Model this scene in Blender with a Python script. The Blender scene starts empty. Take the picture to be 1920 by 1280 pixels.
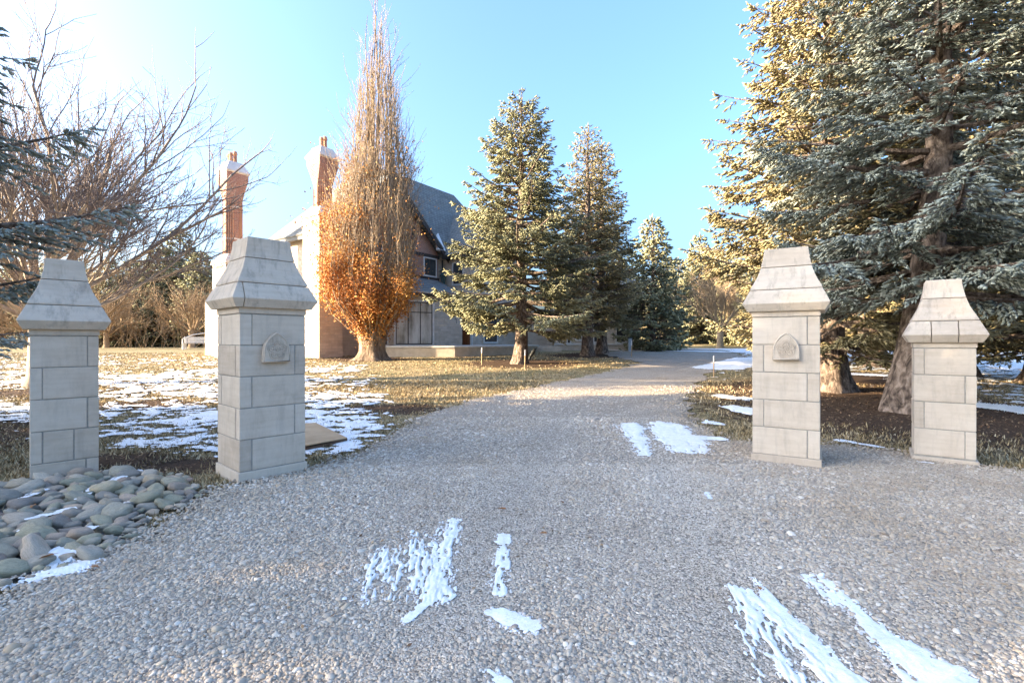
import bpy, bmesh, math, random
import numpy as np
from mathutils import Vector, Matrix
C = bpy.context.scene.collection
rad = math.radians
# ------------------------------------------------------------------ camera, sky, sun, exposure
F, CX, CY, EYE = 933.3, 960.0, 640.0, 1.5
cd = bpy.data.cameras.new('camera'); cam = bpy.data.objects.new('camera', cd); C.objects.link(cam)
cam.location = (0, 0, EYE); cam.rotation_euler = (rad(90), 0, 0)
cd.sensor_width = 36; cd.lens = 17.5; cd.clip_end = 3000; cd.clip_start = 0.05
bpy.context.scene.camera = cam
SUN_EL, SUN_AZ = 15.0, 100.0          # azimuth: degrees from +Y towards -X
w = bpy.data.worlds.new('World'); bpy.context.scene.world = w; w.use_nodes = True
sky = w.node_tree.nodes.new('ShaderNodeTexSky'); sky.sky_type = 'NISHITA'; sky.sun_disc = False
sky.sun_elevation = rad(SUN_EL); sky.sun_rotation = rad(-SUN_AZ)
sky.air_density = 1.0; sky.dust_density = 7.0; sky.ozone_density = 4.8
w.node_tree.links.new(sky.outputs[0], w.node_tree.nodes['Background'].inputs[0])
w.node_tree.nodes['Background'].inputs[1].default_value = 0.15
sl = bpy.data.lights.new('sun', 'SUN'); sl.energy = 4.4; sl.angle = rad(0.5); sl.color = (1.0, 0.80, 0.55)
so = bpy.data.objects.new('sun', sl); C.objects.link(so)
sd = Vector((-math.sin(rad(SUN_AZ)) * math.cos(rad(SUN_EL)), math.cos(rad(SUN_AZ)) * math.cos(rad(SUN_EL)), math.sin(rad(SUN_EL))))
so.rotation_euler = (-sd).to_track_quat('-Z', 'Y').to_euler(); so.location = sd * 60
vs = bpy.context.scene.view_settings
vs.view_transform = 'Standard'; vs.look = 'None'; vs.gamma = 1; vs.use_curve_mapping = False; vs.exposure = 2.62

# ------------------------------------------------------------------ helpers
def hash2(i, j, s):
    h = (i.astype(np.int64) * 374761393 + j.astype(np.int64) * 668265263 + s * 974711) & 0x7fffffff
    h = ((h ^ (h >> 13)) * 1274126177) & 0x7fffffff
    return ((h ^ (h >> 16)) & 0xffff) / 65535.0
def vnoise(x, y, s=0):
    x = np.asarray(x, float); y = np.asarray(y, float)
    i = np.floor(x); j = np.floor(y); u = x - i; v = y - j
    u = u * u * (3 - 2 * u); v = v * v * (3 - 2 * v)
    a = hash2(i, j, s); b = hash2(i + 1, j, s); c = hash2(i, j + 1, s); d = hash2(i + 1, j + 1, s)
    return (a * (1 - u) + b * u) * (1 - v) + (c * (1 - u) + d * u) * v
def fbm(x, y, s=0, o=4, g=.5):
    t = 0; a = 1; n = 0
    for k in range(o):
        t = t + a * vnoise(x * 2 ** k, y * 2 ** k, s + 17 * k); n += a; a *= g
    return t / n
def gz(x, y):
    """height of the ground"""
    y = np.asarray(y, float); x = np.asarray(x, float)
    r = np.clip(y - 8, 0, 28); soft = np.clip((y - 6) / 4, 0, 1)
    z = .028 * r + .5 * .0 * soft
    z = z + .006 * np.clip(y - 36, 0, 40)
    z = z + .55 * np.clip((y - 46) / 14, 0, 1) ** 2 * np.clip((x - 8) / 8, 0, 1)
    z = z + .03 * (fbm(x * .5, y * .5, 5, 2) - .5) * np.clip((y - 5) / 4, 0, 1)
    return z
def G(px, py):
    """ground point seen at a pixel of the 1920 x 1280 frame"""
    Y = 5.0
    for _ in range(40):
        Y = .5 * Y + .5 * F * (EYE - float(gz((px - CX) / F * Y, Y))) / (py - CY)
    return np.array(((px - CX) / F * Y, Y))
def at(px, py, Y):
    return Vector(((px - CX) / F * Y, Y, EYE + (CY - py) / F * Y))
def mesh(name, V, T=None, Q=None, var=None, smooth=False, attrs=None):
    me = bpy.data.meshes.new(name); V = np.asarray(V, np.float32)
    T = np.zeros((0, 3), np.int32) if T is None or len(T) == 0 else np.asarray(T, np.int32)
    Q = np.zeros((0, 4), np.int32) if Q is None or len(Q) == 0 else np.asarray(Q, np.int32)
    me.vertices.add(len(V)); me.vertices.foreach_set('co', V.ravel())
    nl = T.size + Q.size
    me.loops.add(nl); me.loops.foreach_set('vertex_index', np.concatenate([T.ravel(), Q.ravel()]))
    me.polygons.add(len(T) + len(Q))
    st = np.concatenate([np.arange(len(T)) * 3, T.size + np.arange(len(Q)) * 4]).astype(np.int32)
    me.polygons.foreach_set('loop_start', st)
    me.polygons.foreach_set('use_smooth', np.full(len(T) + len(Q), smooth))
    for k, a in dict(attrs or {}, **({'var': var} if var is not None else {})).items():
        at_ = me.attributes.new(k, 'FLOAT', 'POINT'); at_.data.foreach_set('value', np.asarray(a, np.float32))
    me.update(calc_edges=True); me.validate()
    return me
def link(name, me, mat=None, parent=None, loc=None, rot=None):
    o = bpy.data.objects.new(name, me); C.objects.link(o)
    if mat is not None and not me.materials: me.materials.append(mat)
    if parent is not None: o.parent = parent
    if loc is not None: o.location = loc
    if rot is not None: o.rotation_euler = rot
    return o
def tag(o, label, cat, group=None):
    o['label'] = label; o['category'] = cat
    if group: o['group'] = group
    return o
def thing(name, label, cat, loc=(0, 0, 0), rz=0, group=None):
    o = bpy.data.objects.new(name, None); C.objects.link(o); o.location = loc; o.rotation_euler = (0, 0, rz)
    o.empty_display_size = .2
    return tag(o, label, cat, group)
def dup(o, loc, rz, sc, label, group=None):
    r = o.copy(); C.objects.link(r); r.location = loc; r.rotation_euler = (0, 0, rz); r.scale = sc if hasattr(sc, '__len__') else (sc, sc, sc)
    r['label'] = label
    if group: r['group'] = group
    for ch in list(o.children):
        c = ch.copy(); C.objects.link(c); c.parent = r
        for g in ch.children:
            d = g.copy(); C.objects.link(d); d.parent = c
    return r
class Acc:
    """collects geometry of one mesh"""
    def __init__(s): s.V = []; s.T = []; s.Q = []; s.A = []; s.n = 0
    def add(s, V, T=None, Q=None, var=None):
        V = np.asarray(V, float).reshape(-1, 3)
        if T is not None and len(T): s.T.append(np.asarray(T).reshape(-1, 3) + s.n)
        if Q is not None and len(Q): s.Q.append(np.asarray(Q).reshape(-1, 4) + s.n)
        s.V.append(V); s.A.append(np.zeros(len(V)) if var is None else np.broadcast_to(var, (len(V),))); s.n += len(V)
    def tubes(s, P, R, k=4, var=None):
        """P (N,M,3) polylines, R (N,M) radii"""
        P = np.asarray(P, float); R = np.asarray(R, float); N, Mm, _ = P.shape
        D = np.gradient(P, axis=1); D /= np.linalg.norm(D, axis=2, keepdims=True) + 1e-9
        ref = np.where(np.abs(D[:, :1, 2:3]) > .8, np.array([1., 0, 0]), np.array([0, 0, 1.]))
        U = np.cross(D, np.broadcast_to(ref, D.shape)); U /= np.linalg.norm(U, axis=2, keepdims=True) + 1e-9
        W = np.cross(D, U); a = np.arange(k) * 2 * np.pi / k
        V = P[:, :, None] + R[:, :, None, None] * (U[:, :, None] * np.cos(a)[:, None] + W[:, :, None] * np.sin(a)[:, None])
        n, m, j = np.meshgrid(np.arange(N), np.arange(Mm - 1), np.arange(k), indexing='ij'); j2 = (j + 1) % k
        ix = lambda m_, j_: (n * Mm + m_) * k + j_
        q = np.stack([ix(m, j), ix(m, j2), ix(m + 1, j2), ix(m + 1, j)], -1).reshape(-1, 4)
        vv = None if var is None else np.repeat(np.asarray(var), Mm * k)
        s.add(V.reshape(-1, 3), Q=q, var=vv)
    def box(s, x0, x1, y0, y1, z0, z1):
        V = [(x, y, z) for z in (z0, z1) for x, y in ((x0, y0), (x1, y0), (x1, y1), (x0, y1))]
        s.add(V, Q=[(0, 3, 2, 1), (4, 5, 6, 7), (0, 1, 5, 4), (1, 2, 6, 5), (2, 3, 7, 6), (3, 0, 4, 7)])
    def prism(s, poly, d):
        """planar polygon (list of 3D points) extruded by vector d"""
        n = len(poly); P = [Vector(p) for p in poly]; d = Vector(d)
        V = [tuple(p) for p in P] + [tuple(p + d) for p in P]
        Q = [(i, (i + 1) % n, n + (i + 1) % n, n + i) for i in range(n)]
        T = [(0, i + 1, i) for i in range(1, n - 1)] + [(n, n + i, n + i + 1) for i in range(1, n - 1)]
        s.add(V, T=T, Q=Q)
    def loft(s, rings, caps=True):
        k = len(rings[0]); V = [p for r in rings for p in r]; Q = []; T = []
        for i in range(len(rings) - 1):
            for j in range(k): Q.append((i * k + j, i * k + (j + 1) % k, (i + 1) * k + (j + 1) % k, (i + 1) * k + j))
        if caps:
            b = (len(rings) - 1) * k
            T += [(0, j + 1, j) for j in range(1, k - 1)] + [(b, b + j, b + j + 1) for j in range(1, k - 1)]
        s.add(V, T=T, Q=Q)
    def arr(s):
        c = lambda L, n: np.concatenate(L) if L else np.zeros((0, n), int)
        return np.concatenate(s.V), c(s.T, 3), c(s.Q, 4), np.concatenate(s.A)
    def mesh(s, name, smooth=False):
        V, T, Q, A = s.arr(); return mesh(name, V, T, Q, A, smooth)
    def obj(s, name, mat, parent=None, smooth=False, bevel=0, loc=None, rot=None, fix=True):
        me = s.mesh(name, smooth)
        if fix and s.n < 20000:
            bm = bmesh.new(); bm.from_mesh(me); bmesh.ops.recalc_face_normals(bm, faces=bm.faces)
            if bevel:
                bmesh.ops.bevel(bm, geom=[e for e in bm.edges if len(e.link_faces) == 2 and e.calc_face_angle(0) > .5], offset=bevel, segments=2, affect='EDGES', profile=.6)
            bm.to_mesh(me); bm.free()
        return link(name, me, mat, parent, loc, rot)
def ground_at(x, y): return float(gz(x, y))

# ---- materials
def new_mat(name):
    m = bpy.data.materials.new(name); m.use_nodes = True; nt = m.node_tree
    return m, nt, nt.nodes['Principled BSDF']
def nd(nt, t, ins=None, **kw):
    n = nt.nodes.new('ShaderNode' + t)
    for k, v in kw.items(): setattr(n, k, v)
    for k, v in (ins or {}).items():
        if isinstance(v, bpy.types.NodeSocket): nt.links.new(v, n.inputs[k])
        else: n.inputs[k].default_value = v
    return n
def c4(c): return (c[0], c[1], c[2], 1)
def noise(nt, vec, scale, detail=4, rough=.55, dist=0):
    return nd(nt, 'TexNoise', {'Vector': vec, 'Scale': scale, 'Detail': detail, 'Roughness': rough, 'Distortion': dist}).outputs['Fac']
def ramp(nt, fac, stops):
    r = nd(nt, 'ValToRGB', {'Fac': fac}); e = r.color_ramp.elements
    while len(e) < len(stops): e.new(.5)
    for k, (p, c) in enumerate(stops): e[k].position = p; e[k].color = c4(c)
    return r.outputs['Color']
def mixc(nt, fac, a, b, mode='MIX'):
    n = nd(nt, 'Mix', data_type='RGBA', blend_type=mode)
    for k, v in ((0, fac), (6, a), (7, b)):
        if isinstance(v, bpy.types.NodeSocket): nt.links.new(v, n.inputs[k])
        else: n.inputs[k].default_value = v if k == 0 else c4(v)
    return n.outputs[2]
def mth(nt, op, a, b=0.0, c=None):
    n = nd(nt, 'Math', operation=op)
    for k, v in ((0, a), (1, b)) + (((2, c),) if c is not None else ()):
        if isinstance(v, bpy.types.NodeSocket): nt.links.new(v, n.inputs[k])
        else: n.inputs[k].default_value = v
    return n.outputs[0]
def bump(nt, bs, h, strength=.4, dist=.02):
    b = nd(nt, 'Bump', {'Height': h, 'Strength': strength, 'Distance': dist}); nt.links.new(b.outputs[0], bs.inputs['Normal'])
def simple(name, stops, scale=6, rough=.85, bumps=None, var=False, rnd=0, detail=5, dist=0, stretch=None, spec=.3):
    """noise-ramped surface; var: per-vertex attribute 'var' shifts the ramp, rnd: per-object shift"""
    m, nt, bs = new_mat(name)
    vec = nd(nt, 'TexCoord').outputs['Object']
    oi = nd(nt, 'ObjectInfo').outputs['Random']
    if stretch: vec = nd(nt, 'Mapping', {'Vector': vec, 'Scale': stretch}).outputs[0]
    if rnd:
        off = nd(nt, 'CombineXYZ', {'X': mth(nt, 'MULTIPLY', oi, 37.0), 'Y': mth(nt, 'MULTIPLY', oi, 91.0)}).outputs[0]
        vec = nd(nt, 'VectorMath', {0: vec, 1: off}, operation='ADD').outputs[0]
    f = noise(nt, vec, scale, detail, .6, dist)
    if var:
        a = nd(nt, 'Attribute', attribute_name='var').outputs['Fac']
        f = mth(nt, 'MULTIPLY_ADD', mth(nt, 'SUBTRACT', a, .5), var, f)
    if rnd: f = mth(nt, 'MULTIPLY_ADD', mth(nt, 'SUBTRACT', oi, .5), rnd, f)
    nt.links.new(ramp(nt, f, stops), bs.inputs['Base Color'])
    bs.inputs['Roughness'].default_value = rough; bs.inputs['Specular IOR Level'].default_value = spec
    if bumps: bump(nt, bs, noise(nt, vec, bumps[0], 6, .65), bumps[1], bumps[2])
    return m

# ---- marching squares over a grid of rays on the ground: fine close by, coarse far away
def march(na, ny, a0, a1, y0, y1, field, lift):
    av = np.linspace(a0, a1, na); yv = np.exp(np.linspace(math.log(y0), math.log(y1), ny))
    A, Y = np.meshgrid(av, yv); X = A * Y
    f = field(X, Y); ins = f > 0
    idx = np.arange(na * ny).reshape(ny, na); n = na * ny
    def edge(i, j):   # crossing between flat ids
        t = np.clip(f.ravel()[i] / (f.ravel()[i] - f.ravel()[j] + 1e-12), .02, .98)
        return X.ravel()[i] * (1 - t) + X.ravel()[j] * t, Y.ravel()[i] * (1 - t) + Y.ravel()[j] * t
    c = ins[:-1, :-1] * 1 + ins[:-1, 1:] * 2 + ins[1:, 1:] * 4 + ins[1:, :-1] * 8
    p0 = idx[:-1, :-1]
    cor = lambda p, k: p + (0, 1, na + 1, na)[k]
    def eid(p, k):    # id of the crossing on cell edge k: bottom, right, top, left
        return (n + p, 2 * n + p + 1, n + p + na, 2 * n + p)[k]
    T = []
    for case in range(1, 16):
        s = c == case
        if not s.any(): continue
        p = p0[s]; poly = []
        for k in range(4):
            if case >> k & 1: poly.append(cor(p, k))
            if (case >> k & 1) != (case >> ((k + 1) % 4) & 1): poly.append(eid(p, k))
        for k in range(1, len(poly) - 1): T.append(np.stack([poly[0], poly[k], poly[k + 1]], -1))
    T = np.concatenate(T); u, inv = np.unique(T.ravel(), return_inverse=True)
    PX = np.zeros(len(u)); PY = np.zeros(len(u)); PF = np.zeros(len(u))
    k0 = u < n; PX[k0] = X.ravel()[u[k0]]; PY[k0] = Y.ravel()[u[k0]]; PF[k0] = f.ravel()[u[k0]]
    k1 = (u >= n) & (u < 2 * n); PX[k1], PY[k1] = edge(u[k1] - n, u[k1] - n + 1)
    k2 = u >= 2 * n; PX[k2], PY[k2] = edge(u[k2] - 2 * n, u[k2] - 2 * n + na)
    return np.stack([PX, PY, gz(PX, PY) + lift(PX, PY, PF)], -1), inv.reshape(-1, 3), PF

# ------------------------------------------------------------------ ground
def poly_sd(X, Y, pts):
    """signed distance to a polygon, positive inside"""
    pts = np.asarray(pts, float); d = np.full(X.shape, 1e9); ins = np.zeros(X.shape, bool)
    for (ax, ay), (bx, by) in zip(pts, np.roll(pts, -1, 0)):
        ex, ey = bx - ax, by - ay; t = np.clip(((X - ax) * ex + (Y - ay) * ey) / (ex * ex + ey * ey + 1e-12), 0, 1)
        d = np.minimum(d, np.hypot(X - ax - t * ex, Y - ay - t * ey))
        ins ^= ((ay > Y) != (by > Y)) & (X < ex * (Y - ay) / (by - ay + 1e-12) + ax)
    return np.where(ins, d, -d)
L_EDGE = [(-40, 1125), (330, 965), (420, 915), (600, 880), (720, 830), (805, 775), (905, 746), (1060, 712), (1160, 692), (1200, 679), (1150, 668), (1120, 662)]
R_EDGE = [(1250, 653), (1345, 656), (1395, 667), (1330, 700), (1285, 745), (1300, 795), (1375, 828), (1560, 834), (1690, 848), (1850, 882), (2000, 892)]
DRIVE = [(-3.2, .2)] + [tuple(G(*p)) for p in L_EDGE] + [tuple(G(*p)) for p in R_EDGE] + [(5.6, .2)]
def drive_field(X, Y):
    sd_ = poly_sd(X, Y, DRIVE)
    return sd_ + (fbm(X * 2.2, Y * 2.2, 3, 5, .7) - .5) * np.clip(.35 + .05 * Y, 0, 1.6)
TREES = [(8.0, 10.2, 4.2), (8.6, 13.2, 3.6), (.45, 24.3, 3.2), (4.85, 31.0, 3.0), (5.7, 32, 3.), (-8.0, 27.7, 2.6), (11.8, 17, 3.5), (-9.6, 7.0, 3.)]
def mulch_at(X, Y):
    m = np.zeros(np.shape(X))
    for x, y, r in TREES: m = np.maximum(m, np.clip(1.45 - np.hypot(X - x, (Y - y)) / r, 0, 1))
    # bare earth strips in the left lawn
    for px, py, r in ((265, 757, 1.3), (30, 735, 1.6), (200, 862, .9), (330, 870, .8), (730, 765, 1.2)):
        g = G(px, py); m = np.maximum(m, .95 * np.clip(1.2 - np.hypot((X - g[0]) / 1.6, (Y - g[1]) * 1.1) / r, 0, 1))
    return m
def axis(lo, hi, c0, c1, d0, g):
    m = list(np.arange(c0, c1, d0)); d = d0; x = c1; b = []
    while x < hi: b.append(x); d *= g; x += d
    b.append(hi); d = d0 * g; x = c0 - d; a = []
    while x > lo: a.append(x); d *= g; x -= d
    a.append(lo); return np.array(a[::-1] + m + b)
xs = axis(-900, 900, -15, 14, .14, 1.08); ys = axis(-60, 1500, 2.5, 18, .11, 1.07)
GX, GY = np.meshgrid(xs, ys)
GZ = gz(GX, GY) + .03 * (fbm(GX * 4, GY * 4, 9, 3) - .5) * np.clip(1 - (GY - 20) / 30, 0, 1) - .018
n1, n0 = GX.shape; ii = np.arange(n1 * n0).reshape(n1, n0)
quads = np.stack([ii[:-1, :-1], ii[:-1, 1:], ii[1:, 1:], ii[1:, :-1]], -1).reshape(-1, 4)
def ground_mat(name):
    m, nt, bs = new_mat(name)
    P = nd(nt, 'TexCoord').outputs['Object']
    big = noise(nt, P, .7, 5, .6); fine = noise(nt, P, 34, 6, .75); mid = noise(nt, P, 5.5, 5, .65)
    straw = ramp(nt, fine, [(.30, (.12, .085, .04)), (.5, (.36, .265, .14)), (.72, (.56, .46, .29))])
    green = ramp(nt, fine, [(.3, (.035, .045, .015)), (.55, (.12, .125, .05)), (.75, (.28, .25, .12))])
    grass = mixc(nt, ramp(nt, mth(nt, 'MULTIPLY_ADD', mid, .5, mth(nt, 'MULTIPLY', big, .5)), [(.40, (0, 0, 0)), (.60, (.75, .75, .75))]), straw, green)
    soil = ramp(nt, noise(nt, P, 26, 7, .8), [(.3, (.022, .014, .009)), (.55, (.085, .052, .032)), (.74, (.24, .16, .10))])
    mu = nd(nt, 'Attribute', attribute_name='mulch').outputs['Fac']
    k = ramp(nt, mth(nt, 'ADD', mu, mth(nt, 'MULTIPLY', mth(nt, 'SUBTRACT', mid, .5), 1.2)), [(.42, (0, 0, 0)), (.62, (1, 1, 1))])
    nt.links.new(mixc(nt, k, grass, soil), bs.inputs['Base Color'])
    bs.inputs['Roughness'].default_value = .95; bs.inputs['Specular IOR Level'].default_value = .15
    bump(nt, bs, mth(nt, 'ADD', fine, mid), .9, .035)
    return m
ground = link('lawn', mesh('lawn', np.stack([GX, GY, GZ], -1).reshape(-1, 3), None, quads, None, True, {'mulch': mulch_at(GX, GY).ravel()}), ground_mat('lawn_grass'))
ground['kind'] = 'structure'; ground['label'] = 'dry winter lawn with bare needle-strewn earth under the trees'

def gravel_mat(name):
    m, nt, bs = new_mat(name); P = nd(nt, 'TexCoord').outputs['Object']
    v = nd(nt, 'TexVoronoi', {'Vector': P, 'Scale': 46.0}); v2 = nd(nt, 'TexVoronoi', {'Vector': P, 'Scale': 85.0})
    base = ramp(nt, nd(nt, 'SeparateColor', {0: v.outputs['Color']}).outputs[0], [(0, (.21, .17, .135)), (.35, (.40, .335, .26)), (.7, (.52, .43, .325)), (1, (.74, .65, .54))])
    b2 = ramp(nt, nd(nt, 'SeparateColor', {0: v2.outputs['Color']}).outputs[0], [(0, (.29, .24, .19)), (1, (.59, .505, .405))])
    col = mixc(nt, .45, base, b2)
    dirt = ramp(nt, noise(nt, P, 1.1, 6, .7), [(.50, (0, 0, 0)), (.72, (.55, .55, .55))])
    col = mixc(nt, dirt, col, (.30, .225, .145))
    col = mixc(nt, .85, col, ramp(nt, v.outputs['Distance'], [(.0, (1, 1, 1)), (.6, (.78, .78, .78)), (1, (.35, .35, .35))]), 'MULTIPLY')
    nt.links.new(col, bs.inputs['Base Color']); bs.inputs['Roughness'].default_value = .9; bs.inputs['Specular IOR Level'].default_value = .2
    bump(nt, bs, mth(nt, 'ADD', mth(nt, 'SUBTRACT', 1.0, v.outputs['Distance']), mth(nt, 'MULTIPLY', v2.outputs['Distance'], -.5)), 1.0, .014)
    return m
V, T, pf = march(420, 300, -1.7, 1.7, .25, 48, drive_field, lambda x, y, f: np.full(x.shape, .004) + .02 * np.clip(f / .3, 0, 1) * np.clip(1.5 - y / 12, 0, 1))
drv = link('gravel_driveway', mesh('gravel_driveway', V, T, smooth=True), gravel_mat('gravel_bed'))
drv['kind'] = 'structure'; drv['label'] = 'grey gravel driveway running between the stone pillars'

# ---- snow: thin raised patches, real geometry
CAPS = []   # x0, y0, x1, y1, radius0, radius1, noise weight, strength
def streak(p, q, w0, w1, ragged=.6, strength=1.0):
    a, b = G(*p), G(*q); CAPS.append((a[0], a[1], b[0], b[1], w0, w1, ragged, strength))
streak((845, 985), (815, 1125), .07, .085, 1.2); streak((780, 1015), (770, 1110), .10, .12, 1.8, .55); streak((715, 1040), (690, 1120), .06, .1, 1.9, .45)
streak((828, 1112), (762, 1172), .025, .02, .8); streak((942, 1012), (944, 1022), .05, .05, .6); streak((942, 1035), (934, 1115), .035, .055, 1.3)
streak((945, 1165), (985, 1180), .07, .065, .5); streak((930, 1160), (950, 1172), .05, .05, .6)
streak((1186, 798), (1210, 856), .16, .10, .8); streak((1165, 800), (1185, 830), .10, .06, 1.7, .6)
streak((1238, 797), (1282, 845), .22, .26, .7); streak((1262, 800), (1310, 835), .18, .16, .9); streak((1300, 822), (1352, 826), .16, .12, .7)
streak((1575, 826), (1650, 838), .09, .07, .5); streak((1375, 763), (1415, 775), .22, .26, .8); streak((1330, 792), (1350, 795), .12, .1, 1.0); streak((1350, 742), (1400, 748), .2, .25, 1.3)
streak((1372, 1112), (1480, 1290), .05, .10, 1.7, .75); streak((1400, 1120), (1560, 1300), .05, .10, 1.8, .62)
streak((1412, 1092), (1455, 1150), .012, .04, .7); streak((1455, 1150), (1600, 1300), .045, .075, .5); streak((1512, 1090), (1570, 1140), .035, .05, 1.0)
streak((1535, 1088), (1650, 1195), .03, .055, .9); streak((1640, 1190), (1780, 1300), .06, .13, .5); streak((1700, 1250), (1770, 1275), .08, .09, .5); streak((1324, 928), (1332, 940), .02, .02, .5)
streak((1560, 1265), (1590, 1300), .03, .03, 1.4); streak((920, 1272), (945, 1290), .03, .03, 1.0)
for p, q, r0, r1 in (((60, 1088), (150, 1068), .05, .09), ((95, 1075), (118, 1045), .07, .07), ((0, 1105), (70, 1090), .05, .05), ((60, 985), (130, 968), .04, .05), ((210, 915), (262, 882), .05, .05), ((150, 945), (185, 920), .05, .04), ((45, 945), (80, 930), .04, .04), ((200, 965), (240, 955), .03, .03), ((160, 1010), (172, 1003), .06, .05), ((45, 1010), (60, 1013), .05, .05)):
    streak(p, q, r0, r1, .8)
streak((1345, 690), (1410, 672), 1.0, .9, .9); streak((1200, 657), (1345, 659), .8, .9, .6); streak((1400, 660), (1430, 652), 1.2, 1.2, .8); streak((1350, 655), (1400, 654), 1.2, .8, .8)
streak((1575, 655), (1690, 662), 2.2, 2.5, 1.2, .85); streak((1570, 700), (1680, 705), .5, .6, 1.2, .8); streak((1860, 668), (1960, 690), 1.6, 1.8, 1.3, .85); streak((1850, 760), (1960, 775), .5, .6, 1.3, .85); streak((870, 663), (930, 661), .35, .3, .7)
streak((1150, 656), (1180, 655), 1.0, .8, .8); streak((1725, 870), (1745, 872), .03, .03, .8)
def snow_density(X, Y):
    px = CX + F * X / Y
    d = np.zeros(X.shape)
    left = np.clip((-1.2 - X - .33 * (Y - 8)) / 3.0, -1, 1)           # lawn left of the drive
    near = np.clip((Y - 5.9 - .22 * np.clip(-3.0 - X, -3, 9)) / .8, 0, 1)
    d = np.clip(.55 + .2 * left, 0, .62) * np.clip(left * 3, 0, 1) * near
    patch = fbm(X * .33 + 4, Y * .5, 71, 3)
    d = d * np.clip(.55 + 1.5 * (patch - .33), .15, 1.1)
    d = d * np.where(Y > 13, np.clip(1.2 - (Y - 13) / 20.0, .0, 1) * np.clip(.36 - X * .055, .3, .86), 1)
    right = np.clip((X - 3.6 - .05 * Y) / 3, 0, 1) * np.clip((Y - 7) / 2, 0, 1) * .30 + np.clip((X - 9.5) / 3, 0, 1) * .2 * (Y > 9)
    return np.maximum(d, right)
def streak_field(X, Y, n=.5):
    f = np.full(X.shape, -1.0)
    for x0, y0, x1, y1, r0, r1, rg, st in CAPS:
        ex, ey = x1 - x0, y1 - y0; t = np.clip(((X - x0) * ex + (Y - y0) * ey) / (ex * ex + ey * ey + 1e-9), 0, 1)
        d = np.hypot(X - x0 - t * ex, Y - y0 - t * ey); r = r0 + (r1 - r0) * t
        sc = np.clip(r, .03, .3); ln_ = math.hypot(ex, ey) + 1e-6; u_ = ((X - x0) * ex + (Y - y0) * ey) / ln_; v_ = ((X - x0) * ey - (Y - y0) * ex) / ln_
        fine = .55 * (fbm(u_ * 4 + x0 * 9, v_ * 34, 77, 3, .7) - .5) + .55 * (vnoise(u_ * 22 + 3, v_ * 75 + y0, 78) - .5) * np.clip(1.6 - Y / 7, .2, 1)
        g = (np.minimum((r - d) / sc, .9) * .5 - (1 - st) * .55 + fine * rg * 1.5 + (n - .5) * .5) * sc
        g = np.where(d > r + .5 * sc, -1, g)
        f = np.maximum(f, g)
    return f
def snow_field(X, Y):
    n = fbm(X * 3.4, Y * 4.2, 31, 6, .76); n = np.clip((n - .5) * 2.3 + .5, 0, 1)
    dr = drive_field(X, Y)
    lawn = (snow_density(X, Y) - .42 * mulch_at(X, Y)) * np.clip(-dr / .5, 0, 1) * 1.0 - n
    f = lawn * .22
    return np.maximum(f, streak_field(X, Y, n))
BED_ = [tuple(G(*p)) for p in ((-60, 918), (60, 908), (190, 888), (230, 892), (320, 898), (375, 925), (330, 950), (265, 965), (225, 1010), (180, 1050), (60, 1078), (-60, 1110))]
V, T, pf = march(1000, 600, -1.25, 1.15, 2.0, 46, snow_field, lambda x, y, f: .002 + .007 * np.clip(f / .05, 0, 1) * np.clip(.7 + y / 8, 1, 2) + .006 * np.clip(y / 10, 0, 1) + .06 * np.clip(poly_sd(x, y, BED_) / .2 + .1, 0, 1) + (drive_field(x, y) > 0) * (.004 + .022 * np.clip(1.5 - y / 12, 0, 1)))
def snow_mat(name):
    m, nt, bs = new_mat(name); P = nd(nt, 'TexCoord').outputs['Object']
    nt.links.new(ramp(nt, noise(nt, P, 14, 6, .7), [(.3, (.70, .68, .65)), (.6, (.88, .865, .83))]), bs.inputs['Base Color'])
    bs.inputs['Roughness'].default_value = .8; bump(nt, bs, noise(nt, P, 60, 6, .7), .5, .01); return m
snow_m = snow_mat('snow')
snow = link('snow', mesh('snow', V, T, smooth=True), snow_m); snow['kind'] = 'stuff'; snow['label'] = 'thin patches and tyre streaks of old snow'

# ---- loose gravel: instanced pebbles (uncountable)
rng = np.random.default_rng(7)
def scatter(n, y0, y1, aw, test):
    Y = np.sqrt(rng.uniform(y0 * y0, y1 * y1, n)); X = rng.uniform(-aw, aw, n) * Y
    k = test(X, Y); return X[k], Y[k]
def on_gravel(X, Y):
    k = drive_field(X, Y) + rng.normal(0, .12, X.shape) > 0
    f = snow_field(X, Y); return k & ((f < .001) | (rng.random(X.shape) < np.clip(.85 - f / .025, .10, .85)))
Xp, Yp = [np.concatenate(q) for q in zip(scatter(62000, 1.7, 3.6, 1.12, on_gravel), scatter(84000, 3.6, 6.0, 1.1, on_gravel), scatter(62000, 6.0, 9.5, 1.1, on_gravel), scatter(22000, 9.0, 15, 1.0, on_gravel))]
trk = np.maximum(np.exp(-((Xp - .73 - .19 * Yp) / .30) ** 2), np.exp(-((Xp + .87 - .19 * Yp) / .30) ** 2)) * np.clip(.5 + 1.0 * fbm(Xp * .7, Yp * .5, 19, 3), 0, 1)
sz = rng.lognormal(0, .36, len(Xp)) * (1 - .38 * trk) * (.62 + .75 * fbm(Xp * .9 + .02 * Yp ** 2, Yp * .22, 55, 3)) * np.clip(.0064 + .0009 * (Yp - 3), .0064, .013)
rot = rng.uniform(0, 6.28, len(Xp))
Zp = gz(Xp, Yp) + .022 * np.clip(1.5 - Yp / 12, 0, 1) + .002
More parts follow.
